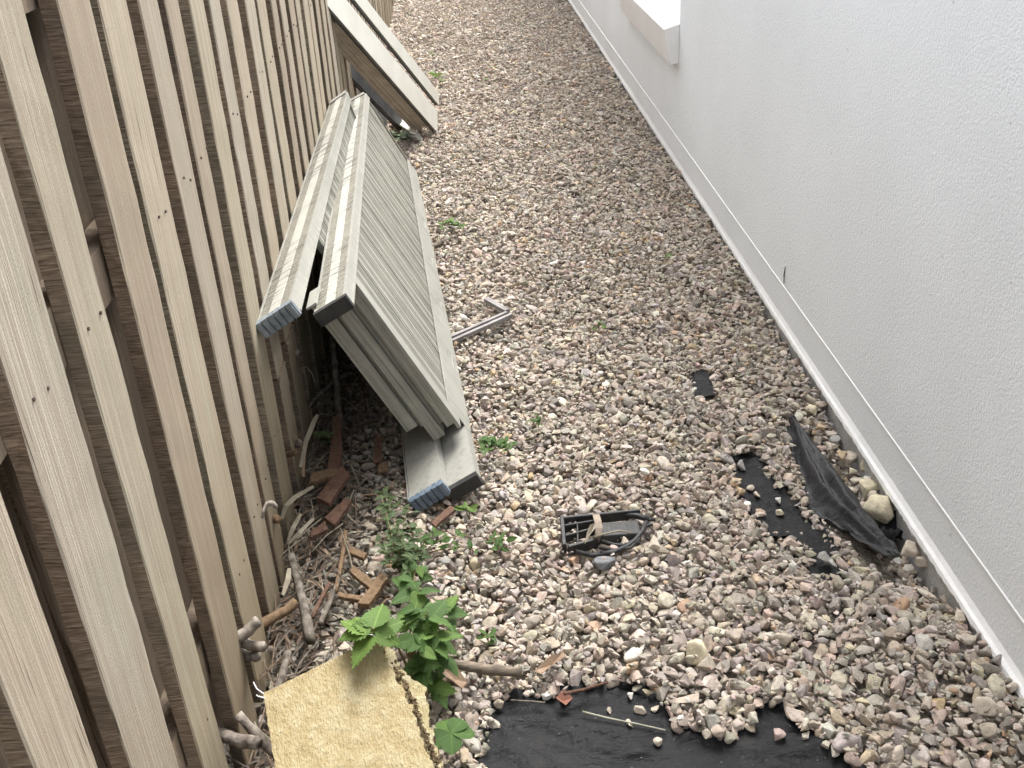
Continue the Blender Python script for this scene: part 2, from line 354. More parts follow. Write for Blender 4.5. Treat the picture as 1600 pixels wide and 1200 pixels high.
def leafm(name, c1, c2, back):
    m, t, b = mat(name, 0.5, 0.35); co = objcoord(t, (1, 1, 1), 1.0)
    oi = t.nodes.new('ShaderNodeObjectInfo')
    c = ramp(t, noise(t, co, 40, 4), [(0.3, c1), (0.7, c2)])
    c = mixc(t, 1.0, c, ramp(t, oi.outputs['Random'], [(0.0, (0.75, 0.8, 0.75)), (0.5, (1, 1, 1)), (1.0, (1.25, 1.2, 1.0))]), 'MULTIPLY')
    tc = t.nodes.new('ShaderNodeTexCoord'); sx = t.nodes.new('ShaderNodeSeparateXYZ'); t.links.new(tc.outputs['Object'], sx.inputs[0])
    ax = math_(t, 'ABSOLUTE', sx.outputs[0]); vn = math_(t, 'SINE', math_(t, 'MULTIPLY', math_(t, 'SUBTRACT', sx.outputs[1], math_(t, 'MULTIPLY', ax, 0.9)), 44.0))
    vein = math_(t, 'MAXIMUM', ramp(t, ax, [(0.010, 1.0), (0.022, 0.0)]), math_(t, 'MULTIPLY', ramp(t, vn, [(0.9, 0.0), (1.0, 1.0)]), 0.6))
    c = mixc(t, math_(t, 'MULTIPLY', vein, 0.55), c, [min(x * 1.9, 0.5) for x in c2])
    t.links.new(c, b.inputs['Base Color'])
    tr = t.nodes.new('ShaderNodeBsdfTranslucent'); tr.inputs['Color'].default_value = (*back, 1)
    mx = t.nodes.new('ShaderNodeMixShader'); mx.inputs[0].default_value = 0.28
    out = t.nodes['Material Output']; t.links.new(b.outputs[0], mx.inputs[1]); t.links.new(tr.outputs[0], mx.inputs[2]); t.links.new(mx.outputs[0], out.inputs['Surface'])
    bump(t, b, noise(t, co, 90, 3), 0.002, 0.6); return m
LEAF = leafm('weed_leaf', (0.038, 0.082, 0.018), (0.075, 0.14, 0.034), (0.11, 0.21, 0.035))
LEAF_L = leafm('bright_weed_leaf', (0.07, 0.13, 0.028), (0.12, 0.195, 0.045), (0.17, 0.28, 0.05))
LEAF_D = leafm('dull_weed_leaf', (0.045, 0.075, 0.03), (0.085, 0.12, 0.05), (0.10, 0.15, 0.05))
STEM = simple('weed_stem', (0.12, 0.13, 0.05), (0.24, 0.17, 0.09), 20, 0.7)

# ================================================================== GROUND
FOOT_Y0, FOOT_Y1 = 1.45, 2.85
def smooth(a, b, x):
    x = np.clip((x - a) / (b - a), 0, 1); return x * x * (3 - 2 * x)
def bed_h(x, y):
    x = np.asarray(x, float); y = np.asarray(y, float)
    h = 0.012 * np.sin(x * 5.1 + y * 1.7) * np.sin(y * 3.3 - x * 2.0) + 0.008 * np.sin(x * 11 + 1) * np.sin(y * 9 + x * 4)
    tr = smooth(0.88, 0.98, x) * smooth(1.7, 2.0, y) * (1 - smooth(2.45, 2.8, y))
    h = h - 0.055 * tr + 0.026 * smooth(0.85, 1.0, x) * (1 - smooth(1.6, 1.85, y))
    h = h - 0.03 * (1 - smooth(-0.5, -0.25, x)) * (1 - smooth(3.5, 5, y))
    h = h + 0.012 * smooth(3.2, 4.5, y)
    return h
def polyw(pts, z): return [tuple(at(px, py, z)[:2]) for px, py in pts]
Z_M = -0.045
SHEET_MAIN = polyw([(760, 1215), (774, 1150), (783, 1112), (800, 1096), (868, 1098), (905, 1084), (968, 1074), (1008, 1092), (1040, 1122), (1052, 1146), (1095, 1162), (1135, 1166), (1182, 1150), (1188, 1112), (1222, 1108), (1228, 1130), (1255, 1160), (1300, 1190), (1340, 1215), (1345, 1400), (740, 1400)], Z_M)
SHEET_MID = polyw([(1148, 742), (1163, 716), (1188, 724), (1196, 748), (1215, 770), (1238, 785), (1252, 810), (1275, 832), (1298, 862), (1304, 892), (1284, 893), (1264, 852), (1246, 828), (1222, 812), (1214, 836), (1202, 826), (1188, 797), (1165, 785)], Z_M)
SHEET_BIT = polyw([(1090, 586), (1103, 586), (1108, 604), (1118, 617), (1086, 624), (1082, 606)], Z_M)
FOLD_L = [(1232, 646), (1240, 690), (1251, 735), (1266, 772), (1284, 792), (1318, 818), (1352, 840), (1388, 862)]
FOLD_R = [(1238, 642), (1262, 676), (1284, 706), (1308, 742), (1336, 780), (1362, 810), (1390, 838), (1408, 860)]
SHEET_FOLD = polyw(FOLD_L + FOLD_R[::-1], -0.01)
SHEET_SCRAP = polyw([(1378, 842), (1385, 818), (1405, 808), (1412, 826), (1408, 840), (1395, 846)], Z_M - 0.03)
def inpoly(poly, x, y):
    x = np.asarray(x); y = np.asarray(y); inside = np.zeros(x.shape, bool); n = len(poly)
    for i in range(n):
        x0, y0 = poly[i]; x1, y1 = poly[(i + 1) % n]
        c = ((y0 > y) != (y1 > y)) & (x < (x1 - x0) * (y - y0) / (y1 - y0 + 1e-12) + x0)
        inside ^= c
    return inside
def open_ground(x, y):
    m = np.zeros(np.shape(x), bool)
    for p in (SHEET_MAIN, SHEET_MID, SHEET_BIT, SHEET_FOLD, SHEET_SCRAP):
        for k in (0.0, 0.014, 0.028): m |= inpoly(p, x * (1 + k * 0.3), y * (1 + k))
    return m

g = MB(); g.add([(-60, -60, -0.2), (60, -60, -0.2), (60, 80, -0.2), (-60, 80, -0.2)], [(0, 1, 2, 3)])
props(g.build('ground', SOIL), 'bare earth lying under the gravel path', kind='structure')
# gravel bed: the gritty floor under the loose stones
nx, ny = 60, 300
X, Y = np.meshgrid(np.linspace(-0.95, 1.09, nx), np.linspace(-1.5, 15.5, ny))
Z = bed_h(X, Y) - 0.058
bd = MB(); bd.add(list(zip(X.ravel(), Y.ravel(), Z.ravel())), [(j * nx + i, j * nx + i + 1, (j + 1) * nx + i + 1, (j + 1) * nx + i) for j in range(ny - 1) for i in range(nx - 1)])
props(bd.build('path_bed', GRIT, smooth=True), 'gritty floor of the side path under loose gravel', kind='structure')

# ------------------------------------------------------------------ stones
def stone_mesh(name, seed, angular, sub=3):
    r = np.random.default_rng(seed); bm = bmesh.new(); bmesh.ops.create_icosphere(bm, subdivisions=sub, radius=1.0)
    P = np.array([v.co[:] for v in bm.verts])
    nrm = P / np.linalg.norm(P, axis=1)[:, None]
    k = r.integers(9, 15); dirs = r.normal(size=(k, 3)); dirs /= np.linalg.norm(dirs, axis=1)[:, None]
    offs = r.uniform(0.62, 0.95, k)
    d = nrm @ dirs.T
    rad = np.where(d > 0.05, offs / np.maximum(d, 0.05), 9.0)
    p = -28.0 if angular else -9.0
    rr = (np.sum(np.minimum(rad, 3.0) ** p, axis=1) + 1.15 ** p) ** (1 / p)
    so = Vector(r.uniform(-50, 50, 3))
    for v, n_, q in zip(bm.verts, nrm, rr):
        nz = mnoise.fractal(Vector(n_) * 1.8 + so, 0.9, 2.0, 3)
        v.co = Vector(n_) * (q * (1 + 0.06 * nz))
    me = bpy.data.meshes.new(name); bm.to_mesh(me); bm.free()
    me.polygons.foreach_set('use_smooth', [True] * len(me.polygons))
    return me
def crushed_mesh(name, seed):
    r = np.random.default_rng(seed); bm = bmesh.new(); k = int(r.integers(9, 15))
    p = r.normal(size=(k, 3)); p /= np.linalg.norm(p, axis=1)[:, None]; p *= r.uniform(0.8, 1.1, (k, 1))
    for q in p: bm.verts.new(q)
    bmesh.ops.convex_hull(bm, input=bm.verts)
    for v in [v for v in bm.verts if not v.link_faces]: bm.verts.remove(v)
    bmesh.ops.dissolve_limit(bm, angle_limit=0.35, verts=bm.verts, edges=bm.edges)
    bmesh.ops.bevel(bm, geom=list(bm.edges), offset=0.05, segments=2, profile=0.6, affect='EDGES', clamp_overlap=True)
    bmesh.ops.triangulate(bm, faces=bm.faces)
    bmesh.ops.subdivide_edges(bm, edges=[e for e in bm.edges if e.calc_length() > 0.35], cuts=2, use_grid_fill=True)
    bmesh.ops.triangulate(bm, faces=bm.faces)
    so = Vector(r.uniform(-50, 50, 3))
    for v in bm.verts: v.co += v.co.normalized() * 0.05 * mnoise.fractal(v.co * 2.2 + so, 0.9, 2.0, 3)
    me = bpy.data.meshes.new(name); bm.to_mesh(me); bm.free()
    me.polygons.foreach_set('use_smooth', [True] * len(me.polygons)); 
    try: me.set_sharp_from_angle(angle=0.55)
    except Exception: pass
    return me
NVAR = 36
lib = bpy.data.collections.new('stone_shapes')
for i in range(NVAR):
    me = crushed_mesh('stone_shape', 100 + i) if i % 6 else stone_mesh('stone_shape', 100 + i, i % 2 == 0, 3); me.materials.append(STONE)
    lib.objects.link(bpy.data.objects.new('stone_shape_%02d' % i, me))
PAL = np.array([(0.43, 0.38, 0.31), (0.36, 0.32, 0.27), (0.50, 0.46, 0.40), (0.30, 0.28, 0.255), (0.40, 0.315, 0.265), (0.33, 0.255, 0.22),
                (0.17, 0.165, 0.16), (0.25, 0.25, 0.215), (0.60, 0.57, 0.52), (0.40, 0.255, 0.13), (0.21, 0.20, 0.20), (0.46, 0.40, 0.27), (0.28, 0.275, 0.275)])
PW = np.array([20, 18, 12, 14, 12, 8, 5, 6, 6, 2.6, 7, 4, 5.0]); PW /= PW.sum()
def colours(x, y):
    n = len(x); k = RNG.choice(len(PAL), n, p=PW); c = (PAL[k] * 0.60 + np.array((0.48, 0.395, 0.315)) * 0.31) * RNG.uniform(0.8, 1.2, (n, 1)) * RNG.uniform(0.95, 1.05, (n, 3))
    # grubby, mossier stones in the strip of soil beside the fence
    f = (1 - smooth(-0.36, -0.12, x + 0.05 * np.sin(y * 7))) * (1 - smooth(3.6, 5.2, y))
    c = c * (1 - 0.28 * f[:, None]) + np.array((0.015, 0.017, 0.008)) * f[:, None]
    return c
def darts(n, rfac, ymin, ymax):
    d = np.clip(np.exp(RNG.normal(math.log(0.0165), 0.38, n)), 0.0075, 0.037)
    x = RNG.uniform(-0.88, 1.032, n); y = RNG.uniform(ymin, ymax, n)
    d *= 1.0 + 0.14 * (1 - smooth(1.6, 2.4, y)) * smooth(0.0, 0.6, x) + 0.40 * smooth(3.5, 8, y)
    o = np.argsort(-d); x, y, d = x[o], y[o], d[o]
    C = 0.05; grid = {}; keep = []
    xl, yl, dl = x.tolist(), y.tolist(), d.tolist()
    for i in range(n):
        xi, yi, ri = xl[i], yl[i], dl[i] * 0.5 * rfac
        gx, gy = int(xi // C), int(yi // C); ok = True
        for a in (gx - 1, gx, gx + 1):
            for b_ in (gy - 1, gy, gy + 1):
                for (qx, qy, qr) in grid.get((a, b_), ()):
                    s_ = ri + qr
                    if (qx - xi) ** 2 + (qy - yi) ** 2 < s_ * s_: ok = False; break
                if not ok: break
            if not ok: break
        if ok:
            grid.setdefault((gx, gy), []).append((xi, yi, ri)); keep.append(i)
    k = np.array(keep); return x[k], y[k], d[k]
YA, YB = 0.55, 13.2
xt, yt, dt = darts(380000, 0.78, YA, YB)
nl = 80000
xl = RNG.uniform(-0.88, 1.035, nl); yl = RNG.uniform(YA, YB, nl); dl = np.clip(np.exp(RNG.normal(math.log(0.021), 0.3, nl)), 0.010, 0.034)
nt_ = 30000                                                          # the odd stone sitting proud on top
xo = RNG.uniform(-0.7, 1.0, nt_); yo = RNG.uniform(YA, YB, nt_); do = np.clip(np.exp(RNG.normal(math.log(0.0115), 0.35, nt_)), 0.006, 0.026)
px_ = np.concatenate([xt, xl, xo]); py_ = np.concatenate([yt, yl, yo]); pd_ = np.concatenate([dt, dl, do])
pz_ = np.concatenate([-0.022 - 0.12 * dt + RNG.normal(0, 0.0045, len(xt)) + 0.1 * dt, np.full(nl, -0.035) + RNG.normal(0, 0.004, nl), -0.002 + 0.1 * do + RNG.normal(0, 0.003, nt_)])
edge = open_ground(px_, py_)
for dx, dy in ((0.5, 0), (-0.5, 0), (0, 0.5), (0, -0.5)):           # keep whole stones off the bare sheet, not just their middles
    edge |= open_ground(px_ + dx * pd_ * 0.55, py_ + dy * pd_ * 0.55)
fx = -0.545 - 0.025 * (py_ - 1.5)
litter = (px_ < fx + 0.17 + 0.05 * np.sin(py_ * 6)) & (py_ < 3.6) & (RNG.random(len(px_)) < 0.62)
keep = ~edge & ~litter & (px_ > fx - 0.06) & (px_ < 1.036 - pd_ * 0.35)
px_, py_, pz_, pd_ = px_[keep], py_[keep], pz_[keep], pd_[keep]
pz_ = pz_ + bed_h(px_, py_)
n = len(px_)
asp = np.stack([RNG.uniform(0.95, 1.4, n), RNG.uniform(0.68, 1.0, n), RNG.uniform(0.45, 0.85, n)], 1) * pd_[:, None] * 0.56
rot = np.stack([RNG.normal(0, 0.38, n), RNG.normal(0, 0.38, n), RNG.uniform(0, 6.283, n)], 1)
me = bpy.data.meshes.new('gravel'); me.vertices.add(n); me.vertices.foreach_set('co', np.stack([px_, py_, pz_], 1).astype(np.float32).ravel())
for nm, tp, arr in (('scl', 'FLOAT_VECTOR', asp), ('rot', 'FLOAT_VECTOR', rot)):
    a = me.attributes.new(nm, tp, 'POINT'); a.data.foreach_set('vector', arr.astype(np.float32).ravel())
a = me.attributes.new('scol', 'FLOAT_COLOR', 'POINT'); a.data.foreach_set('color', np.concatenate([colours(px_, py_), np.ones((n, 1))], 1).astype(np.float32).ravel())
a = me.attributes.new('vid', 'INT', 'POINT'); a.data.foreach_set('value', RNG.integers(0, NVAR, n).astype(np.int32))
grav = link('gravel', me, STONE); props(grav, 'mixed beige and grey crushed gravel covering the side path', 'gravel', kind='stuff')
ng = bpy.data.node_groups.new('scatter_stones', 'GeometryNodeTree')
ng.interface.new_socket('Geometry', in_out='INPUT', socket_type='NodeSocketGeometry'); ng.interface.new_socket('Geometry', in_out='OUTPUT', socket_type='NodeSocketGeometry')
gi = ng.nodes.new('NodeGroupInput'); go = ng.nodes.new('NodeGroupOutput'); iop = ng.nodes.new('GeometryNodeInstanceOnPoints')
ci = ng.nodes.new('GeometryNodeCollectionInfo'); ci.inputs['Collection'].default_value = lib; ci.inputs['Separate Children'].default_value = True; ci.inputs['Reset Children'].default_value = True
def named(nm, tp):
    q = ng.nodes.new('GeometryNodeInputNamedAttribute'); q.data_type = tp; q.inputs['Name'].default_value = nm; return q.outputs['Attribute']
e2r = ng.nodes.new('FunctionNodeEulerToRotation')
ng.links.new(gi.outputs[0], iop.inputs['Points']); ng.links.new(ci.outputs[0], iop.inputs['Instance']); iop.inputs['Pick Instance'].default_value = True
ng.links.new(named('vid', 'INT'), iop.inputs['Instance Index']); ng.links.new(named('rot', 'FLOAT_VECTOR'), e2r.inputs[0]); ng.links.new(e2r.outputs[0], iop.inputs['Rotation'])
ng.links.new(named('scl', 'FLOAT_VECTOR'), iop.inputs['Scale']); ng.links.new(iop.outputs[0], go.inputs[0])
md = grav.modifiers.new('scatter', 'NODES'); md.node_group = ng

# ================================================================== FENCE
fence = empty('timber_fence', (-0.545 + 0.0375, 0, 0), 'weathered hit and miss timber fence of rough sawn vertical boards along the path', 'fence', rz=0.025)
BOARDS = [(0.792, 0.916), (1.002, 1.148), (1.232, 1.349), (1.434, 1.569), (1.636, 1.774), (1.849, 1.969), (2.023, 2.131), (2.19, 2.317), (2.393, 2.51), (2.592, 2.73), (2.804, 2.951),
          (3.028, 3.154), (3.243, 3.336), (3.428, 3.539), (3.628, 3.737), (3.786, 3.888), (3.959, 4.089), (4.168, 4.271)]
y = 0.70
while y > -1.3: BOARDS.append((y - 0.12, y)); y -= 0.195
y = 4.37
while y < 14: BOARDS.append((y, y + random.uniform(0.105, 0.13))); y += 0.192
BOARDS.sort()
def board_mesh(seed, mats, T=0.025, H0=-0.07, H1=1.60, rough=0.0018):
    r = random.Random(seed); nz = 24; mb = MB(); W = 0.5
    ch = 0.0025
    prof = [(-T, -W), (-T, W), (-ch, W), (0, W - ch * 9), (0, -W + ch * 9), (-ch, -W)]     # y in units of board width
    rings = []
    for i in range(nz + 1):
        z = H0 + (H1 - H0) * i / nz; bow = 0.004 * math.sin(z * r.uniform(1.2, 1.3) + seed)
        rings.append([(x + bow * 0.6 + r.uniform(-1, 1) * rough * 0.4, yy + (bow + r.uniform(-1, 1) * rough) / 0.12, z) for x, yy in prof])
    k = len(prof); mb.add([p for q in rings for p in q], [])
    for i in range(nz):
        for j in range(k):
            a, b = i * k + j, i * k + (j + 1) % k
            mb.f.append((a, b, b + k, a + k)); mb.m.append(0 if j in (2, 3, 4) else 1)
    mb.f.append(tuple(range(k))[::-1]); mb.m.append(1); mb.f.append(tuple(nz * k + j for j in range(k))); mb.m.append(1)
    me = mb.mesh('board'); 
    for m_ in mats: me.materials.append(m_)
    return me
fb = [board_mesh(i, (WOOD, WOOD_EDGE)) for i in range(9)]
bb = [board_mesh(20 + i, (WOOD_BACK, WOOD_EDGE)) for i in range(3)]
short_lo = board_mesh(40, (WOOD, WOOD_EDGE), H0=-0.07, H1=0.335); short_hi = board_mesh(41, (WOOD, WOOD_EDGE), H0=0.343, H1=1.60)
mbn = MB(); mbn.tube([(-0.002, 0, 0), (0.0006, 0, 0)], 0.0028, 7); NAIL = mbn.mesh('nail'); NAILM = simple('rusty_nail', (0.05, 0.035, 0.03), (0.10, 0.065, 0.05), 60, 0.6, 0.4); NAIL.materials.append(NAILM)
for i, (a, b) in enumerate(BOARDS):
    yc, wd = (a + b) / 2, (b - a)
    if 2.35 < yc < 2.75:
        for me_ in (short_lo, short_hi):
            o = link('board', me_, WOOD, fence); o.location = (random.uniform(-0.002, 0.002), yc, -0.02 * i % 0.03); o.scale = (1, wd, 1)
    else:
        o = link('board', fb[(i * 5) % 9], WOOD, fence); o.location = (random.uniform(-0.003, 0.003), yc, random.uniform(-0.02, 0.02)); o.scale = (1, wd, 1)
        o.rotation_euler = (random.uniform(-0.003, 0.003), 0, random.uniform(-0.02, 0.02))
    if 0.5 < yc < 5:
        for zz in (0.262, 1.042):
            for dy in (-0.027, 0.024):
                o = link('nail', NAIL, NAILM, fence); o.location = (0.0008, yc + dy + random.uniform(-0.006, 0.006), zz + random.uniform(-0.012, 0.012))
    nxt = BOARDS[i + 1][0] if i + 1 < len(BOARDS) else b + 0.08
    o = link('board', bb[i % 3], WOOD_BACK, fence); o.location = (-0.025 - 0.047, (b + nxt) / 2, random.uniform(-0.01, 0.02)); o.scale = (1, nxt - b + 0.16, 1)
for z in (0.22, 1.0, 1.42):
    mb = MB(); mb.box((-0.0705, -1.35, z), (-0.027, 14.1, z + 0.085)); mb.build('rail', WOOD_BACK, fence)
for k in range(9):
    mb = MB(); yy = -1.0 + k * 1.85; mb.box((-0.2, yy, -0.18), (-0.1, yy + 0.09, 1.62)); mb.build('post', WOOD_BACK, fence)

# ================================================================== HOUSE WALL
WX = 1.035
house = empty('house_wall', (WX, 4.0, 0), 'white rendered house wall with a beaded line above its base', 'wall')
def hpart(mb, name, m, bevel=0.0, parent=house, smooth=False):
    o = mb.build(name, m, None, smooth, bevel); 
    if parent is house: o.data.transform(Matrix.Translation((-WX, -4.0, 0)))
    o.parent = parent; return o
WIN_Y0, WIN_Y1, WIN_Z0, WIN_Z1 = 5.215, 6.95, 0.70, 1.9
mb = MB()
mb.box((WX, -3.0, 0.1505), (WX + 0.3, WIN_Y0, 2.75)); mb.box((WX, WIN_Y1, 0.1505), (WX + 0.3, 16, 2.75))
mb.box((WX, WIN_Y0, 0.1505), (WX + 0.3, WIN_Y1, WIN_Z0)); mb.box((WX, WIN_Y0, WIN_Z1), (WX + 0.3, WIN_Y1, 2.75))
hpart(mb, 'upper_render', STUCCO)
mb = MB(); mb.box((WX + 0.001, -3, 0.03), (WX + 0.3, 16, 0.1455)); hpart(mb, 'base_render', PLINTH)
mb = MB(); mb.tube([(WX + 0.0005, -3, 0.148), (WX + 0.0005, 16, 0.148)], 0.0036, 8); hpart(mb, 'render_bead', LIP, smooth=True)
# rough flared lip at the foot of the render
mb = MB(); ys = np.concatenate([np.arange(-1.0, 5.0, 0.006), np.arange(5.0, 15.9, 0.03)]); rows = []
for q in ys:
    a_ = mnoise.noise(Vector((q * 14, 0.3, 0))) * 0.006 + mnoise.noise(Vector((q * 45, 5, 0))) * 0.007 + mnoise.noise(Vector((q * 130, 7, 0))) * 0.004
    fl = 0.006 + 0.006 * (1 - float(smooth(2.0, 4.2, q))) + mnoise.noise(Vector((q * 30, 9, 0))) * 0.002
    z1 = 0.034 + mnoise.noise(Vector((q * 5, 2, 0))) * 0.004
    rows.append([(WX + 0.0015, q, 0.040), (WX - fl * 0.35, q, z1 - 0.010), (WX - fl * 0.85, q, 0.016), (WX - fl, q, 0.005 + a_ * 0.6), (WX - fl * 0.7, q, -0.003 + a_), (WX + 0.02, q, 0.001 + a_)])
mb.add([p for r_ in rows for p in r_], [(i * 6 + j, i * 6 + j + 1, (i + 1) * 6 + j + 1, (i + 1) * 6 + j) for i in range(len(rows) - 1) for j in range(5)])
hpart(mb, 'render_lip', LIP)
mb = MB(); mb.box((WX + 0.0025, -3, -0.3), (WX + 0.3, 16, 0.0295)); hpart(mb, 'footing', CONCRETE)
mb = MB()   # sill: sloping top, face leaning back under, square end
sec = [(WX - 0.080, 0.688), (WX - 0.044, 0.513), (WX - 0.0005, 0.520), (WX - 0.0005, 0.7105), (WX + 0.11, 0.738)]
e0, e1 = WIN_Y0 - 0.0006, WIN_Y1 + 0.0006
mb.hexa([(sec[0][0], e0, sec[0][1]), (sec[1][0], e0, sec[1][1]), (sec[2][0], e0, sec[2][1]), (sec[3][0], e0, sec[3][1]),
         (sec[0][0], e1, sec[0][1]), (sec[1][0], e1, sec[1][1]), (sec[2][0], e1, sec[2][1]), (sec[3][0], e1, sec[3][1])])
mb.hexa([(WX - 0.0005, WIN_Y0 + 0.001, 0.701), (WX + 0.11, WIN_Y0 + 0.001, 0.701), (WX + 0.11, WIN_Y1 - 0.001, 0.701), (WX - 0.0005, WIN_Y1 - 0.001, 0.701),
         (WX - 0.0005, WIN_Y0 + 0.001, 0.7105), (WX + 0.11, WIN_Y0 + 0.001, 0.738), (WX + 0.11, WIN_Y1 - 0.001, 0.738), (WX - 0.0005, WIN_Y1 - 0.001, 0.7105)])
hpart(mb, 'window_sill', SILL, bevel=0.0025)
mb = MB(); fr = 0.06; x0, x1 = WX + 0.11, WX + 0.17
mb.box((x0, WIN_Y0, 0.70), (x1, WIN_Y0 + fr, WIN_Z1)); mb.box((x0, WIN_Y1 - fr, 0.70), (x1, WIN_Y1, WIN_Z1)); mb.box((x0, WIN_Y0 + fr, 0.70), (x1, WIN_Y1 - fr, 0.70 + 0.09)); mb.box((x0, WIN_Y0 + fr, WIN_Z1 - fr), (x1, WIN_Y1 - fr, WIN_Z1))
mb.box((x0 + 0.002, 6.05, 0.79), (x1 - 0.002, 6.11, WIN_Z1 - fr))
winf = hpart(mb, 'window_frame', PVC)
for a_, b_ in ((WIN_Y0 + fr, 6.05), (6.11, WIN_Y1 - fr)):
    mb = MB(); mb.box((x0 + 0.02, a_, 0.79), (x0 + 0.04, b_, WIN_Z1 - fr)); o = mb.build('pane', GLASS); o.data.transform(Matrix.Translation((-WX, -4, 0))); o.parent = winf
p0, p1 = atX(1227, 417, WX - 0.004), atX(1225, 443, WX - 0.004)
mb = MB(); mb.tube([p0, p0.lerp(p1, 0.5) + Vector((-0.002, 0, 0)), p1], [0.0016, 0.0026, 0.0016], 6); hpart(mb, 'wire_stub', WIRE)

# ================================================================== LEANING DECK UNITS
def unit(name, label, L, t, b, near, far, caps, group, FI=0.19, closed=True):
    """near/far: (origin, s vector for full length L, v vector for full depth t) at the two ends of the beams"""
    O0, S0, V0 = [Vector(q) for q in near]; O1, S1, V1 = [Vector(q) for q in far]; W = (O1 - O0).length
    def mp(u, v, w):
        f = w / W; return O0.lerp(O1, f) + S0.lerp(S1, f) * (u / L) + V0.lerp(V1, f) * (v / t)
    root = empty(name, O0 + S0 + V0, label, 'platform', group)
    inv = Matrix.Translation(-(O0 + S0 + V0))
    def finish(verts, faces, nm, mats, mi=None, parent=root, smooth_=False, lab=None):
        me = bpy.data.meshes.new(nm); me.from_pydata([mp(*q) for q in verts], [], faces); me.update()
        at2 = me.attributes.new('uvw', 'FLOAT_VECTOR', 'POINT'); at2.data.foreach_set('vector', np.array(verts, np.float32).ravel())
        bm = bmesh.new(); bm.from_mesh(me); bmesh.ops.recalc_face_normals(bm, faces=bm.faces); bm.to_mesh(me); bm.free()
        if mi: me.polygons.foreach_set('material_index', mi)
        me.transform(inv)
        o = link(nm, me, mats, parent)
        if lab: o['label'] = lab
        return o
    def boxes(lst, nm, mats, seg=6, **k):
        vs, fs, ms = [], [], []
        for (lo, hi, mi) in lst:
            n_ = max(1, int(seg * abs(hi[2] - lo[2]) / W + 0.5)); base = len(vs)
            for i in range(n_ + 1):
                w_ = lo[2] + (hi[2] - lo[2]) * i / n_
                vs += [(lo[0], lo[1], w_), (hi[0], lo[1], w_), (hi[0], hi[1], w_), (lo[0], hi[1], w_)]
            fs.append((base, base + 3, base + 2, base + 1)); fs.append(tuple(base + n_ * 4 + j for j in range(4))); ms += [mi, mi]
            for i in range(n_):
                for j in range(4):
                    a, c = base + i * 4 + j, base + i * 4 + (j + 1) % 4
                    fs.append((a, c, c + 4, a + 4)); ms.append(mi)
        return finish(vs, fs, nm, mats, ms, **k)
    th = t / 3
    # top beam: hollow section with a raised pale band along the middle of its outer face
    boxes([((0, 0, 0), (b, t, W), 0)], 'top_beam', [U_BEAM, U_PALE])
    boxes([((-0.0025, th * 1.02, 0.004), (0.0005, th * 1.92, W - 0.004), 0)], 'pale_strip', [U_WHITE])
    boxes([((-0.002, -0.0015, 0.002), (0.004, 0.006, W - 0.002), 0), ((b - 0.006, -0.0035, 0.002), (b, -0.0003, W - 0.002), 0), ((-0.002, t - 0.005, 0.002), (0.004, t + 0.0012, W - 0.002), 0)], 'beam_edge', [U_PALE])
    boxes([((0.004, -0.0016, 0.003), (b - 0.006, -0.0004, W - 0.003), 0)], 'beam_lip', [U_PALE])
    # lower beam: open channel, web towards the deck, plus the smooth flange the slats run on to
    boxes([((L - b, 0.003, 0.0), (L - b + 0.004, t - 0.003, W), 0), ((L - b, t - 0.003, 0.0), (L, t, W), 0), ((L - 0.005, 0.003, 0.0), (L, t - 0.003, W), 0), ((L - b, 0, 0.0), (L, 0.003, W), 0)], 'lower_beam', [U_PALE])
    vs, fs = [], []; nu, nw = 5, 60; r = random.Random(len(label))
    for jw in range(nw + 1):
        for iu in range(nu + 1):
            u = L - 0.125 + (0.121) * iu / nu; w_ = 0.012 + (W - 0.02) * jw / nw
            k_ = (w_ * 2.6) % 1.0; dent = 0.006 * math.exp(-((k_ - 0.5) / 0.09) ** 2) * math.exp(-((iu - 3.6) / 1.1) ** 2)
            vs.append((u, 0.004 - 0.006 * (iu / nu) + dent + 0.0008 * mnoise.noise(Vector((u * 40, w_ * 14, 3))), w_ if w_ > FI else w_))
    for jw in range(nw):
        for iu in range(nu):
            w_ = vs[jw * (nu + 1)][2]
            if w_ < FI + 0.02: continue
            q = jw * (nu + 1) + iu; fs.append((q, q + 1, q + nu + 2, q + nu + 1))
    o = finish(vs, fs, 'lower_flange', [U_PALE]); sm = o.modifiers.new('thickness', 'SOLIDIFY'); sm.thickness = 0.003
    # ribbed slats
    pw = 0.152; k = 0; w0 = FI + 0.03
    while w0 < W - 0.06:
        w1 = min(w0 + pw - 0.011, W - 0.02)
        prof = [(0, 0.030)]
        for (c, g_, d_) in ((0.0, 0.0, 0.0), (0.10, 0.024, 0.010), (0.30, 0.022, 0.006), (0.40, 0.022, 0.006), (0.50, 0.022, 0.006), (0.72, 0.024, 0.010), (0.82, 0.022, 0.006), (0.91, 0.022, 0.006)):
            if g_ == 0: prof += [(0, 0.014), (0.012, 0.010)]
            else: prof += [(c - g_, 0.010), (c - g_ * 0.7, 0.010 + d_), (c + g_ * 0.7, 0.010 + d_), (c + g_, 0.010)]
        prof += [(0.988, 0.010), (1, 0.014), (1, 0.030)]
        nseg = 5; vs, fs, kk = [], [], len(prof); ue = L - 0.095 - 0.01 * ((k * 7) % 3); us = b * 0.5
        for i in range(nseg + 1):
            u = us + (ue - us) * i / nseg
            for (fr_, vv) in prof: vs.append((u, vv + 0.0006 * math.sin(k * 3 + u * 9), w0 + (w1 - w0) * fr_))
        for i in range(nseg):
            for j in range(kk):
                a, c = i * kk + j, i * kk + (j + 1) % kk; fs.append((a, c, c + kk, a + kk))
        fs.append(tuple(range(kk))); fs.append(tuple(nseg * kk + j for j in range(kk)))
        finish(vs, fs, 'slat', [U_DECK]); w0 += pw; k += 1
    # end fascia: stepped strips closing the near end of the deck
    ue = L - 0.075
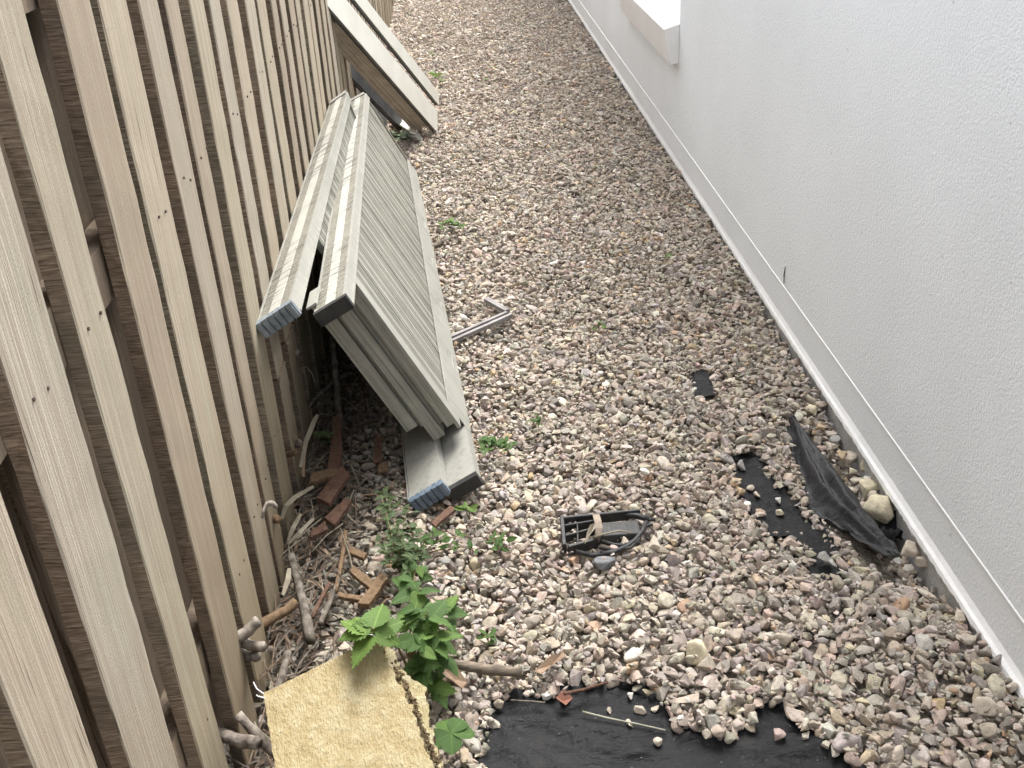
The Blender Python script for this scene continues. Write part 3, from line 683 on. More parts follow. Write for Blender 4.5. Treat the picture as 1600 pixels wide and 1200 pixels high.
    for (v0, v1, dw, m_, ux) in () if not closed else ((-0.001, 0.010, 0.0, U_PALE, 0.0), (0.010, 0.034, 0.004, U_DECK, 0.02), (0.034, 0.052, 0.022, U_DECK, 0.03), (0.052, 0.088, 0.006, U_DECK, 0.0), (0.088, 0.100, 0.024, U_DECK, 0.05), (0.100, 0.138, 0.008, U_DECK, 0.07)):
        boxes([((b * 0.6, v0 + 0.0004, FI + dw - 0.03), (ue - ux, v1 - 0.0004, FI + dw + 0.02), 0)], 'end_strip', [m_])
    for wq in (W - 0.02,):
        boxes([((b * 0.6, 0.004, wq), (L - b, t - 0.004, wq + 0.012), 0)], 'far_end_board', [U_DECK])
    # caps on the near ends, plain blocks on the far ends
    def cap(u0, u1, m_, ribs):
        lst = [((u0 - 0.002, -0.003, -0.014), (u1 + 0.002, t + 0.003, 0.003 if not ribs else -0.002), 0)]
        o_ = boxes(lst, 'end_cap', [m_], seg=1)
        if ribs:
            rb = []
            for i in range(6):
                a_ = -0.002 + (t + 0.004) * (i + 0.12) / 6; rb.append(((u0 - 0.003, a_, -0.019), (u1 + 0.003, a_ + (t + 0.004) / 6 * 0.72, 0.004), 0))
            boxes(rb, 'cap_rib', [m_], seg=1, parent=o_)
    cap(0, b, caps[0], caps[2]); cap(L - b, L, caps[1], caps[2])
    boxes([((-0.006, 0.012, W + 0.001), (b * 0.9, t - 0.004, W + 0.05), 0)], 'end_block', [U_PALE], seg=1)
    return root, mp, boxes, W
GRP = 'grey ribbed platforms leaning on the fence'
near1 = ((-0.346, 2.292, 0.623), (0.297, 0.009, -0.578), (-0.079, -0.007, -0.041))
f1 = atX(572, 146, -0.5); b1 = at(651, 268, 0.035)
far1 = (f1, b1 - f1, Vector((-0.082, -0.012, -0.036)))
u1, mp1, bx1, W1 = unit('leaning_platform', 'front grey ribbed platform with black end caps leaning towards the path', 0.649, 0.089, 0.034, near1, far1, (CAP_BLACK, CAP_BLACK, False), GRP)
near2 = ((-0.474, 2.267, 0.627), (0.336, 0.010, -0.585), (-0.090, -0.004, -0.052))
f2 = Vector((-0.53, 4.35, 0.66))
far2 = (f2, Vector((-0.36, 4.35, 0.03)) - f2, Vector((-0.083, -0.006, -0.048)))
u2, mp2, bx2, W2 = unit('leaning_platform', 'rear grey ribbed platform with ribbed blue grey end caps pressed against the fence', 0.674, 0.104, 0.036, near2, far2, (CAP_GREY, CAP_BLUE, True), GRP, 0.50, False)
bx2([((0.674 - 0.037, 0.106, 0.0), (0.674 - 0.004, 0.110, 0.62), 0)], 'loose_strip', [U_PALE])
bx2([((0.050, -0.032, 0.04), (0.056, -0.002, 0.14), 0)], 'bracket', [U_PALE], seg=1)

# ================================================================== STACKED PLANKS BY THE FENCE
P0 = at(683, 207, 0.0); T0 = on_fence(512, 10); LD = (T0 - P0).normalized(); PL = 1.80
WD = (atP(683, 172, P0, LD) - P0).normalized(); ND = WD.cross(LD).normalized()
if ND.dot(Vector(EYE) - P0) < 0: ND = -ND
def plank(name, label, cat, off_w, off_n, wid, thick, length, m_, me_, start=0.0, ribs=0, group=None):
    """off_w along the width, off_n along the face normal (towards the path)"""
    o0 = P0 + LD * start + WD * off_w + ND * off_n
    root = empty(name, o0, label, cat, group)
    mb = MB(); mb.obox(LD * length / 2 + WD * wid / 2 - ND * thick / 2, LD * length / 2, WD * wid / 2, ND * thick / 2)
    mb.build('plank_body', me_, root, bevel=0.002)
    mb = MB()
    if ribs:
        for i in range(ribs):
            a_ = (i + 0.08) / ribs; mb.obox(LD * length / 2 + WD * wid * (i + 0.5) / ribs + ND * 0.0025, LD * (length / 2 - 0.001), WD * wid / ribs * 0.40, ND * 0.0025)
        for i in range(3):       # the grooved long edge
            mb.obox(LD * length / 2 - ND * thick * (i + 0.5) / 3 - WD * 0.004, LD * (length / 2 - 0.002), ND * thick / 3 * 0.37, WD * 0.004)
        mb.build('rib', m_, root)
    else:
        mb.obox(LD * length / 2 + WD * wid / 2 + ND * 0.0015, LD * (length / 2), WD * wid / 2, ND * 0.0015); mb.build('face', m_, root)
        for i in range(2):
            mb = MB(); mb.obox(LD * length / 2 - ND * thick * (0.28 + 0.45 * i) - WD * 0.002, LD * (length / 2 - 0.002), ND * thick * 0.13, WD * 0.002); mb.build('edge_tongue', PANEL_DARK if i else PLANK_EDGE, root)
    return root
PG = 'planks stacked against the fence'
plank('cream_plank', 'cream faced plank, nearer of the two on the leaning stack', 'plank', 0.0, 0.0, 0.132, 0.024, PL, PANEL_WHITE, PLANK_EDGE, group=PG)
q2 = atP(686, 164, P0, ND) - P0
plank('cream_plank', 'cream faced plank, farther of the two on the leaning stack', 'plank', q2.dot(WD), -0.004, 0.078, 0.024, PL, PANEL_WHITE, PLANK_EDGE, start=q2.dot(LD), group=PG)
plank('brown_plank', 'thick brown ribbed plank directly beneath the cream planks', 'plank', 0.012, -0.028, 0.13, 0.048, 1.42, PANEL_BROWN, PLANK_EDGE, start=0.10, ribs=6, group=PG)
plank('brown_plank', 'longer brown ribbed plank in the middle of the leaning stack', 'plank', 0.002, -0.080, 0.14, 0.021, 1.60, PANEL_BROWN, PLANK_EDGE, start=0.05, ribs=6, group=PG)
plank('brown_plank', 'narrow brown plank edge showing lowest in the leaning stack', 'plank', -0.006, -0.105, 0.14, 0.017, 1.56, PANEL_BROWN, PLANK_EDGE, start=0.08, ribs=5, group=PG)
plank('dark_plank', 'dark grey plank in the shade under the brown planks', 'plank', 0.03, -0.22, 0.14, 0.026, 1.30, PANEL_DARK, PANEL_DARK, start=0.02, group=PG)
plank('dark_plank', 'dark plank nearest the fence foot behind the leaning stack', 'plank', 0.06, -0.31, 0.14, 0.026, 1.15, PLANK_EDGE, PANEL_DARK, start=0.03, group=PG)
for i, (pts, lab) in enumerate((([(612, 172), (640, 186), (650, 203), (640, 205), (622, 196), (610, 186)], 'broken white sheet fragment wedged under the stacked planks'),
                                ([(628, 202), (646, 199), (660, 212), (652, 216), (626, 209)], 'flat white broken scrap on the gravel below the stacked planks'))):
    pw_ = [at(a_, b_, 0.06 if i == 0 else 0.025) for a_, b_ in pts]; c_ = sum(pw_, Vector()) / len(pw_)
    mb = MB(); n_ = len(pw_); lift = [Vector((0, 0, 0.02 * math.sin(j * 2.1))) for j in range(n_)]
    mb.add([p - c_ + l for p, l in zip(pw_, lift)] + [p - c_ + l - Vector((0, 0, 0.012)) for p, l in zip(pw_, lift)],
           [tuple(range(n_)), tuple(range(2 * n_ - 1, n_ - 1, -1))] + [(j, j + n_, (j + 1) % n_ + n_, (j + 1) % n_) for j in range(n_)])
    o = mb.build('white_scrap', PANEL_WHITE, loc=c_); props(o, lab, 'scrap', 'broken white scraps')

# ================================================================== MEMBRANE
def sheet(name, label, poly, grow, z, amp, cell=0.012, seed=0):
    P = np.array(poly); c = P.mean(0); lo, hi = P.min(0) - grow, P.max(0) + grow
    lo = np.maximum(lo, (-0.6, 0.75))
    xs = np.arange(lo[0], hi[0] + cell, cell); ys_ = np.arange(lo[1], hi[1] + cell, cell); XX, YY = np.meshgrid(xs, ys_)
    big = np.zeros(XX.shape, bool)
    for a_ in np.linspace(0, 6.283, 12, endpoint=False):
        big |= inpoly(poly, XX + grow * math.cos(a_), YY + grow * math.sin(a_))
    big |= inpoly(poly, XX, YY)
    mb = MB(); idx = {}
    H_, W_ = XX.shape
    for j in range(H_ - 1):
        for i in range(W_ - 1):
            if big[j, i] and big[j + 1, i] and big[j, i + 1] and big[j + 1, i + 1]:
                q = []
                for (jj, ii) in ((j, i), (j, i + 1), (j + 1, i + 1), (j + 1, i)):
                    if (jj, ii) not in idx:
                        x, y = XX[jj, ii], YY[jj, ii]
                        v = Vector((x * 4.0 + seed, y * 13.0 + x * 6, seed))
                        rdg = 1 - abs(mnoise.noise(v)) * 2.2
                        zz = z + amp * 1.6 * max(0, rdg) ** 5 + amp * 0.6 * mnoise.noise(Vector((x * 9, y * 9, seed + 3)))
                        idx[(jj, ii)] = len(mb.v); mb.v.append((x, y, zz))
                    q.append(idx[(jj, ii)])
                mb.f.append(tuple(q)); mb.m.append(0)
    o = mb.build(name, MEMBRANE, smooth=True); recentre(o, (c[0], c[1], z))
    return props(o, label, 'membrane', 'exposed weed membrane')
sheet('weed_membrane', 'large bare patch of crumpled black membrane at the near edge of the gravel', SHEET_MAIN, 0.045, Z_M, 0.010)
sheet('weed_membrane', 'irregular black membrane patch strewn with stones beside the folded sheet', SHEET_MID, 0.04, Z_M, 0.006, 0.01, 5)
sheet('weed_membrane', 'small scrap of black membrane showing alone in the middle of the gravel', SHEET_BIT, 0.03, Z_M + 0.012, 0.004, 0.01, 9)
sheet('weed_membrane', 'crumpled black membrane end tucked below the large pale rock', SHEET_SCRAP, 0.02, Z_M - 0.03, 0.03, 0.006, 12)
mb = MB(); nr, nc = 80, 31; P_ = []
def lerp_path(path, f):
    k = f * (len(path) - 1); i = min(int(k), len(path) - 2); q = k - i
    return (path[i][0] * (1 - q) + path[i + 1][0] * q, path[i][1] * (1 - q) + path[i + 1][1] * q)
for i in range(nr):
    f = i / (nr - 1); l_ = at(*lerp_path(FOLD_L, f), -0.03); r_ = at(*lerp_path(FOLD_R, f), -0.02); env = math.sin(math.pi * min(1, f * 1.05 + 0.03)) ** 0.6
    for j in range(nc):
        g_ = j / (nc - 1); e0_ = -0.2 + 0.22 * mnoise.noise(Vector((f * 9, 1, 1))); e1_ = 1.08 + 0.16 * mnoise.noise(Vector((f * 8, 5, 2))); gg = e0_ + (e1_ - e0_) * g_; p = l_.lerp(r_, gg)
        crest = 0.040 * env * max(0, math.sin(math.pi * min(1, max(0, (gg + 0.1) / 1.15)) ** 1.7)) + 0.018 * env * math.exp(-((gg - 0.33) / 0.10) ** 2)
        cr = mnoise.noise(Vector((f * 3.2, gg * 5.5, 1.0))) * 0.016 * env + mnoise.noise(Vector((f * 16, gg * 4, 4.0))) * 0.007 + 0.006 * env * math.sin(gg * 19 + 3 * mnoise.noise(Vector((f * 2.5, gg * 2, 8.0)))) * (0.4 + mnoise.noise(Vector((f * 6, 2, 2))))
        P_.append((p.x, p.y, p.z + crest + cr - 0.012))
mb.add(P_, [(i * nc + j, i * nc + j + 1, (i + 1) * nc + j + 1, (i + 1) * nc + j) for i in range(nr - 1) for j in range(nc - 1)])
o = mb.build('weed_membrane', FOLDED, smooth=True); recentre(o, at(1310, 770, -0.03)); props(o, 'raised fold of shiny black membrane beside the white wall', 'membrane', 'exposed weed membrane')

# ================================================================== LOOSE STONES (told apart)
rock_meshes = [crushed_mesh('loose_stone', 300 + i) if i % 3 else stone_mesh('loose_stone', 300 + i, True, 4) for i in range(9)]
RM = {'cream': stone_plain('cream_stone', (0.56, 0.50, 0.36)), 'white': stone_plain('white_stone', (0.66, 0.64, 0.58)), 'beige': stone_plain('beige_stone', (0.47, 0.41, 0.33)),
      'grey': stone_plain('grey_stone', (0.33, 0.32, 0.30)), 'pink': stone_plain('pink_stone', (0.40, 0.30, 0.27)), 'brown': stone_plain('brown_stone', (0.30, 0.22, 0.16)),
      'tan': stone_plain('tan_stone', (0.55, 0.42, 0.27)), 'slate': stone_plain('slate_stone', (0.13, 0.135, 0.145)), 'brick': stone_plain('brick_red_stone', (0.36, 0.19, 0.14))}
rock_i = 0
def rock(px, py, wpx, hpx, z, colour, label, group=None, flat=0.75):
    global rock_i
    p = at(px, py, z); depth = (np.array(p) - EYE) @ RW[:, 2]; k = depth / FPX
    a_, b_ = wpx * k / 2, hpx * k / 2
    me_ = rock_meshes[rock_i % 9].copy(); me_.materials.clear(); me_.materials.append(RM[colour])
    o = bpy.data.objects.new('loose_stone', me_); COL.objects.link(o)
    o.location = p + Vector((0, 0, b_ * 0.35)); o.scale = (a_ * 1.05, (a_ + b_) * 0.5, b_ * 1.05 if hpx < wpx * 1.4 else a_)
    o.rotation_euler = (random.uniform(-.25, .25), random.uniform(-.25, .25), random.uniform(-0.4, 0.4)); rock_i += 1
    return props(o, label, 'stone', group)
GM = 'stones lying on the bare membrane'
rock(1090, 1026, 38, 40, -0.01, 'cream', 'largest smooth cream stone in the near gravel above the big membrane patch')
rock(867, 412, 18, 11, 0.0, 'white', 'flat white stone standing out in the middle distance of the gravel')
rock(1020, 851, 30, 20, 0.002, 'beige', 'flat pale beige slab stone just right of the broken black grate')
rock(942, 882, 36, 18, 0.0, 'slate', 'dark slate chip below the broken black grate')
rock(953, 1112, 12, 17, Z_M + 0.006, 'beige', 'pointed pale stone standing by the thin cane on black membrane', GM)
rock(986, 1132, 19, 16, Z_M + 0.006, 'beige', 'beige stone resting across the thin cane on black membrane', GM)
rock(1029, 1161, 15, 12, Z_M + 0.006, 'beige', 'lone small stone low on the near membrane, right of the cane', GM)
rock(1217, 1152, 23, 23, Z_M + 0.008, 'pink', 'lone pinkish stone on the right arm of the near membrane', GM)
rock(984, 1088, 17, 16, Z_M + 0.006, 'white', 'whitish stone at the upper right edge of the near membrane', GM)
rock(1000, 1110, 20, 11, Z_M + 0.006, 'beige', 'flattish stone in the middle of three at the membrane edge', GM)
rock(1025, 1108, 16, 13, Z_M + 0.006, 'beige', 'blocky stone at the right of three at the membrane edge', GM)
rock(880, 1092, 26, 16, Z_M + 0.010, 'brick', 'brick red flake on the upper rim of the near membrane', GM)
rock(853, 1088, 17, 12, Z_M + 0.012, 'white', 'whitish stone left of the brick red flake on the membrane rim', GM)
GP = 'stones lying on the membrane patch by the fold'
rock(1160, 730, 20, 20, Z_M + 0.008, 'grey', 'grey stone on the upper tip of the stony membrane patch', GP)
rock(1184, 774, 15, 14, Z_M + 0.006, 'beige', 'brownish cube stone in the centre of the stony membrane patch', GP)
rock(1174, 764, 13, 9, Z_M + 0.006, 'beige', 'flat little stone just above the cube stone on the membrane patch', GP)
rock(1187, 803, 20, 13, Z_M + 0.006, 'brown', 'brown brick shaped stone on the stony membrane patch', GP)
rock(1215, 783, 15, 14, Z_M + 0.006, 'white', 'pale block stone at the right edge of the stony membrane patch', GP)
rock(1218, 802, 13, 9, Z_M + 0.006, 'cream', 'small cream stone near the lower right of the membrane patch', GP)
rock(1152, 752, 17, 13, Z_M + 0.008, 'tan', 'rusty tan stone at the left edge of the stony membrane patch', GP)
rock(1155, 770, 18, 18, Z_M + 0.01, 'tan', 'ochre sided stone below the rusty tan one at the patch edge', GP)
rock(1167, 792, 11, 15, Z_M + 0.006, 'white', 'upright whitish stone low on the left side of the membrane patch', GP)
rock(1290, 873, 30, 20, -0.02, 'grey', 'greenish grey rock at the lower end of the membrane strip')
rock(1303, 882, 18, 18, -0.015, 'grey', 'second greenish grey rock touching the lower end of the membrane strip')
GW = 'pale rocks in the trench by the wall'
rock(1377, 803, 46, 46, -0.05, 'cream', 'largest pale boulder in the trench at the foot of the white wall', GW)
rock(1356, 768, 42, 34, -0.055, 'cream', 'lumpy cream rock directly above the largest boulder by the wall', GW)
rock(1314, 714, 28, 22, -0.05, 'tan', 'orange tan rounded rock in the trench by the wall', GW)
rock(1354, 731, 20, 20, -0.05, 'cream', 'cream pebble high beside the wall above the white one', GW)
rock(1357, 749, 15, 14, -0.05, 'white', 'clean white pebble against the wall footing', GW)
rock(1296, 700, 26, 16, -0.05, 'beige', 'long beige rock left of the orange tan rock by the wall', GW)
rock(1326, 718, 24, 17, -0.055, 'beige', 'beige rock right behind the orange tan rock by the wall', GW)
rock(1349, 797, 26, 22, -0.055, 'beige', 'rough beige lump on the left flank of the largest boulder by the wall', GW)
rock(1284, 632, 18, 13, -0.03, 'beige', 'pale rock at the far end of the trench by the wall', GW)
rock(1270, 642, 20, 13, -0.03, 'cream', 'cream rock beside the tip of the raised membrane fold', GW)
rock(1421, 865, 38, 32, -0.045, 'beige', 'big beige rock below the membrane scrap, close to the wall', GW)
rock(1490, 916, 26, 38, -0.03, 'cream', 'yellowish rock wedged under the wall lip near the right edge', GW)
rock(1538, 1108, 36, 28, 0.0, 'beige', 'large pinkish beige stone in the near right corner of the gravel')

for (px_r, py_r, w_r, h_r, c_r, l_r) in ((1340, 752, 22, 16, 'beige', 'beige rock just above the lumpy cream rock by the wall'), (1330, 738, 17, 13, 'cream', 'small cream rock under the orange tan rock by the wall'),
        (1304, 690, 17, 13, 'grey', 'grey rock near the fold top beside the wall'), (1283, 668, 20, 12, 'tan', 'tan flat rock right of the upper fold'), (1290, 655, 14, 11, 'grey', 'small grey rock above the tan flat rock by the upper fold'),
        (1366, 776, 18, 14, 'beige', 'beige rock squeezed between lumpy rock and footing'), (1331, 770, 20, 15, 'beige', 'low beige rock left of the lumpy cream rock by the fold'), (1400, 880, 24, 18, 'grey', 'grey rock just left of the big beige rock near the wall'),
        (1440, 880, 20, 16, 'beige', 'beige rock right of the big beige rock against the footing'), (905, 852, 15, 11, 'cream', 'cream stone caught in the left end of the broken grate'), (975, 848, 20, 14, 'beige', 'beige stone lying inside the curved rim of the grate'), (958, 858, 13, 10, 'pink', 'pinkish stone beside the beige one inside the grate rim')):
    rock(px_r, py_r, w_r, h_r, -0.045 if px_r > 1200 else 0.004, c_r, l_r, GW if px_r > 1200 else 'stones caught in the broken grate')

# ================================================================== BROKEN BLACK GRATE
gr = empty('plastic_grate', at(945, 832, 0.0), 'broken black plastic grate with a brown strap lying on the gravel', 'grate')
go_ = Vector(gr.location)
def gpart(mb, name, m_, bevel=0.0015, parent=gr, smooth_=False):
    mb.v = [tuple(Vector(v) - go_) for v in mb.v]; return mb.build(name, m_, parent, bevel=bevel, smooth=smooth_)
def bar(p, q, w_, h_, m_=CAP_BLACK, name='bar', par=gr):
    p, q = Vector(p), Vector(q); d = (q - p); s_ = d.cross(Vector((0, 0, 1))).normalized()
    mb = MB(); mb.obox((p + q) / 2, d / 2, s_ * w_ / 2, Vector((0, 0, h_ / 2))); return gpart(mb, name, m_, parent=par)
def G(px, py, z=0.012): return at(px, py, z - 0.010)
bar(G(878, 812), G(882, 858), 0.010, 0.03); bar(G(880, 815), G(1000, 803), 0.008, 0.03); bar(G(882, 826), G(930, 818), 0.006, 0.024)
bar(G(883, 842), G(932, 829), 0.006, 0.024); bar(G(888, 860), G(934, 848), 0.010, 0.03); bar(G(902, 820), G(903, 852), 0.005, 0.02)
mb = MB(); ring = []
for i in range(9):          # bowed pad
    f = i / 8; a_ = G(934 + 62 * f, 817 - 5 * f, 0.030 + 0.008 * math.sin(f * 3.14)); b_ = G(932 + 70 * f, 838 - 5 * f, 0.020 + 0.004 * math.sin(f * 3.14))
    ring += [a_, b_, b_ - Vector((0, 0, 0.03)), a_ - Vector((0, 0, 0.03))]
mb.add(ring, [(0, 1, 2, 3), (35, 34, 33, 32)] + [(i * 4 + j, (i + 1) * 4 + j, (i + 1) * 4 + (j + 1) % 4, i * 4 + (j + 1) % 4) for i in range(8) for j in range(4)])
gpart(mb, 'pad', simple('worn_black_pad', (0.03, 0.03, 0.03), (0.07, 0.068, 0.064), 12, 0.6, 0.4, 0.002, 60))
for (pts, rr_) in (([(938, 866), (958, 863), (978, 855), (992, 845), (1004, 830), (1010, 816)], 0.007), ([(940, 846), (960, 852), (975, 852), (990, 846)], 0.006), ([(935, 806), (970, 802), (996, 806), (1014, 812)], 0.008), ([(1000, 806), (1012, 812), (1024, 812)], 0.005), ([(990, 812), (1006, 822), (1020, 820)], 0.004), ([(936, 856), (962, 860), (985, 856), (1000, 842)], 0.004), ([(900, 862), (925, 868), (945, 866)], 0.006), ([(965, 838), (985, 850), (1000, 848)], 0.004)):
    mb = MB(); mb.tube([G(a_, b_, 0.015) for a_, b_ in pts], rr_, 6); gpart(mb, 'rim', CAP_BLACK, 0, smooth_=True)
mb = MB(); sp = [G(931, 804, 0.035), G(934, 814, 0.045), G(936, 826, 0.044), G(934, 838, 0.034), G(930, 848, 0.012)]; s_ = Vector((0.009, 0.0, 0))
vs = [];
for p in sp: vs += [p - s_, p + s_, p + s_ + Vector((0, 0, 0.002)), p - s_ + Vector((0, 0, 0.002))]
mb.add(vs, [(i * 4 + j, i * 4 + (j + 1) % 4, (i + 1) * 4 + (j + 1) % 4, (i + 1) * 4 + j) for i in range(4) for j in range(4)])
gpart(mb, 'strap', simple('brown_strap', (0.17, 0.13, 0.10), (0.28, 0.23, 0.18), 40, 0.8), 0)
def leaf_flat(pts, z, th=0.0015, curl=0.008):
    p = [at(a_, b_, z) for a_, b_ in pts]; c_ = sum(p, Vector()) / len(p); mb = MB(); n_ = len(p)
    mb.add([c_ + Vector((0, 0, -curl))] + [q + Vector((0, 0, curl * math.sin(i * 1.9))) for i, q in enumerate(p)], [(0, i + 1, (i + 1) % n_ + 1) for i in range(n_)])
    return mb, c_
def flat_thing(name, pts, z, m_, label, cat, group=None, curl=0.008):
    mb, c_ = leaf_flat(pts, z, curl=curl); o = mb.build(name, m_); sm = o.modifiers.new('thickness', 'SOLIDIFY'); sm.thickness = 0.0012
    recentre(o, c_); return props(o, label, cat, group)
def stick(pts, r_, m_, label, name='stick', cat='stick', group=None, z=0.012, n=7, flat=1.0):
    P_ = [p if isinstance(p, Vector) else (at(p[0], p[1], p[2] if len(p) > 2 else z)) for p in pts]
    fine = []
    for i in range(len(P_) - 1):
        for k in range(4): fine.append(P_[i].lerp(P_[i + 1], k / 4) + Vector((random.uniform(-1, 1), random.uniform(-1, 1), random.uniform(-1, 1))) * (min(r_) if isinstance(r_, tuple) else r_) * 0.09)
    fine.append(P_[-1]); nn = len(fine)
    rad = [(r_[0] + (r_[1] - r_[0]) * i / (nn - 1)) * random.uniform(0.88, 1.08) if isinstance(r_, tuple) else r_ * (1 + random.uniform(-0.1, 0.1)) for i in range(nn)]
    mb = MB(); mb.tube(fine, rad, n, flat=flat); o = mb.build(name, m_, smooth=True); recentre(o, P_[0]); return props(o, label, cat, group)
flat_thing('dead_leaf', [(917, 832), (922, 824), (930, 814), (932, 822), (926, 834), (918, 842), (914, 846)], 0.05, DRY, 'curled pale leaf caught on the black grate', 'leaf')
stick([(926, 840, 0.03), (945, 834, 0.035), (968, 829, 0.035), (985, 832, 0.03)], (0.003, 0.002), DRY, 'thin straw coloured stem lying across the black grate', 'straw', 'stem')

# ================================================================== TRIM, STICKS, CANE
tr = empty('metal_trim', at(795, 494, 0), 'bent grey metal trim forming a corner on the gravel beside the platforms', 'trim'); to = Vector(tr.location)
def tbar(p, q, w_, h_):
    p, q = Vector(p), Vector(q); d = q - p; s_ = d.cross(Vector((0, 0, 1))).normalized(); mb = MB()
    mb.obox((p + q) / 2, d / 2, s_ * w_ / 2, Vector((0, 0, 0.0015)))
    for k in (-1, 1): mb.obox((p + q) / 2 + s_ * k * (w_ / 2 - 0.008) + Vector((0, 0, h_ / 2 + 0.0016)), d / 2, s_ * 0.007, Vector((0, 0, h_ / 2)))
    mb.v = [tuple(Vector(v) - to) for v in mb.v]; mb.build('channel', TRIM, tr, bevel=0.001)
tbar(at(690, 540, 0.012), at(796, 493, 0.018), 0.042, 0.012); tbar(at(793, 489, 0.020), at(760, 470, 0.018), 0.024, 0.012)
stick([(672, 388), (690, 378), (708, 371), (726, 365), (740, 358)], (0.013, 0.006), TWIG, 'knobbly brown branch poking out past the platforms on the gravel')
stick([(690, 1034), (725, 1040), (765, 1046), (815, 1050)], (0.011, 0.012), simple('split_stick', (0.10, 0.085, 0.07), (0.27, 0.22, 0.17), 6, 0.9, 0.1, 0.003, 30, (3, 20, 20)), 'dark split stick lying right of the weeds near the yellow slab', z=0.016)
stick([(910, 1112), (950, 1122), (1000, 1132), (1040, 1141)], (0.0022, 0.0018), simple('green_cane', (0.22, 0.22, 0.16), (0.34, 0.33, 0.26), 30, 0.6), 'thin greenish cane lying on the black membrane', 'thin_cane', 'cane', z=Z_M + 0.014)
stick([(798, 1094), (830, 1096), (852, 1098)], 0.002, TWIG, 'short fine twig on the left rim of the near membrane', z=-0.02)
stick([(880, 1084), (910, 1078), (950, 1066)], (0.004, 0.003), BARK, 'reddish twig along the upper rim of the near membrane', z=-0.008)
stick([(455, 868, 0.05), (464, 905, 0.04), (476, 950, 0.03), (486, 1002, 0.015)], (0.010, 0.013), TWIG, 'thick grey stick running beside the fence foot down to the yellow slab')
stick([(519, 526, 0.16), (522, 560, 0.12), (526, 610, 0.06), (532, 668, 0.02)], (0.010, 0.012), TWIG, 'tall grey cane standing in the gap between fence and platforms')
stick([(478, 640, 0.06), (492, 622, 0.07), (520, 598, 0.07), (548, 578, 0.04)], (0.008, 0.006), TWIG, 'dark stick lying across the foot of the tall grey cane')
stick([(540, 830), (537, 858), (530, 895), (524, 925)], (0.007, 0.006), TANWOOD, 'slim upright splinter among the tan offcuts')
stick([(515, 912), (502, 935), (488, 965)], (0.006, 0.005), BARK, 'thin reddish splinter left of the tan offcuts')
stick([(530, 905), (520, 930), (507, 960), (500, 975)], (0.006, 0.007), TWIG, 'grey stick under the large green leaves')
stick([(423, 1110, 0.05), (440, 1060, 0.05), (450, 1020, 0.04)], (0.010, 0.008), TWIG, 'stubby grey stick behind the yellow slab corner')
for i, (p, q, r_, lab) in enumerate((((345, 1148, 0.10), (403, 1160, 0.12), 0.013, 'thickest pale cut stem poking through the fence by the yellow slab'),
        ((405, 1152, 0.08), (432, 1180, 0.05), 0.010, 'cut stem angled down beside the thickest pale one'),
        ((372, 995, 0.20), (404, 968, 0.22), 0.012, 'upper of three cut stems sticking out of the fence'),
        ((374, 1002, 0.17), (411, 1010, 0.18), 0.011, 'middle of three cut stems sticking out of the fence'),
        ((372, 1018, 0.14), (403, 1026, 0.15), 0.011, 'lowest of three cut stems sticking out of the fence'),
        ((428, 597, 0.24), (449, 600, 0.25), 0.011, 'upper of the short paired stems between fence boards'),
        ((430, 612, 0.22), (447, 615, 0.23), 0.011, 'lower of the short paired stems between fence boards'),
        ((440, 556, 0.26), (467, 551, 0.28), 0.014, 'thick stub of branch behind the split fence boards'),
        ((445, 698, 0.10), (470, 692, 0.12), 0.012, 'pale stub poking past the fence above the bark chips'),
        ((424, 712, 0.12), (464, 706, 0.14), 0.009, 'orange brown splintered stem across the fence board'),
        ((410, 800, 0.13), (436, 812, 0.14), 0.011, 'cut stem just below the rope by the fence'),
        ((430, 962, 0.05), (462, 940, 0.05), 0.012, 'thick broken stem lying at the fence foot left of the grey stick'))):
    a_, b_ = at(*p), at(*q); md_ = a_.lerp(b_, 0.5) + Vector((0, 0, -0.006))
    back = a_ + (a_ - b_).normalized() * 0.06
    stick([back, a_, md_, b_], (r_ * 1.05, r_), CUTSTEM if i < 9 else TANWOOD, lab, 'cut_stem', 'stem', 'cut stems poking through the fence')
# rope end
ra, rb_ = on_fence(410, 806, 0.03), on_fence(432, 791, 0.05)
mb = MB()
for k in range(3):
    pts = []
    for i in range(40):
        f = i / 39; c_ = ra.lerp(rb_, f) + Vector((0, 0, 0.02 * math.sin(f * 3.14))); an = f * 38 + k * 2.094
        pts.append(c_ + Vector((0, math.cos(an), math.sin(an))) * 0.0042)
    mb.tube(pts, 0.0030, 5)
o = mb.build('rope', ROPE, smooth=True); recentre(o, ra); props(o, 'short pale twisted rope end looping from between the fence boards', 'rope')

# ================================================================== WOOD OFFCUTS
def chip(pts, z, th, m_, label, name='wood_offcut', tilt=0.0):
    p = [at(a_, b_, z) for a_, b_ in pts]; c_ = sum(p, Vector()) / 4; mb = MB(); e = Vector((0, 0, th))
    p = [q + Vector((0, 0, tilt * (1 if i in (2, 3) else 0))) for i, q in enumerate(p)]
    nseg = 6; L0, R0, R1, L1 = p; vs = []
    for i in range(nseg + 1):
        f = i / nseg; a_ = L0.lerp(L1, f); b_ = R0.lerp(R1, f); j = Vector((random.uniform(-1, 1), random.uniform(-1, 1), 0)) * 0.0018
        if i in (0, nseg): a_ = a_ + (L0 - L1).normalized() * random.uniform(-0.006, 0.006)
        vs += [a_ + j, b_ + j, b_ + j - e, a_ + j - e]
    mb.add(vs, [(3, 2, 1, 0), tuple(nseg * 4 + j for j in range(4))] + [(i * 4 + j, i * 4 + (j + 1) % 4, (i + 1) * 4 + (j + 1) % 4, (i + 1) * 4 + j) for i in range(nseg) for j in range(4)])
    o = mb.build(name, m_, bevel=0.0012); recentre(o, c_); return props(o, label, 'offcut', 'wood offcuts by the fence')
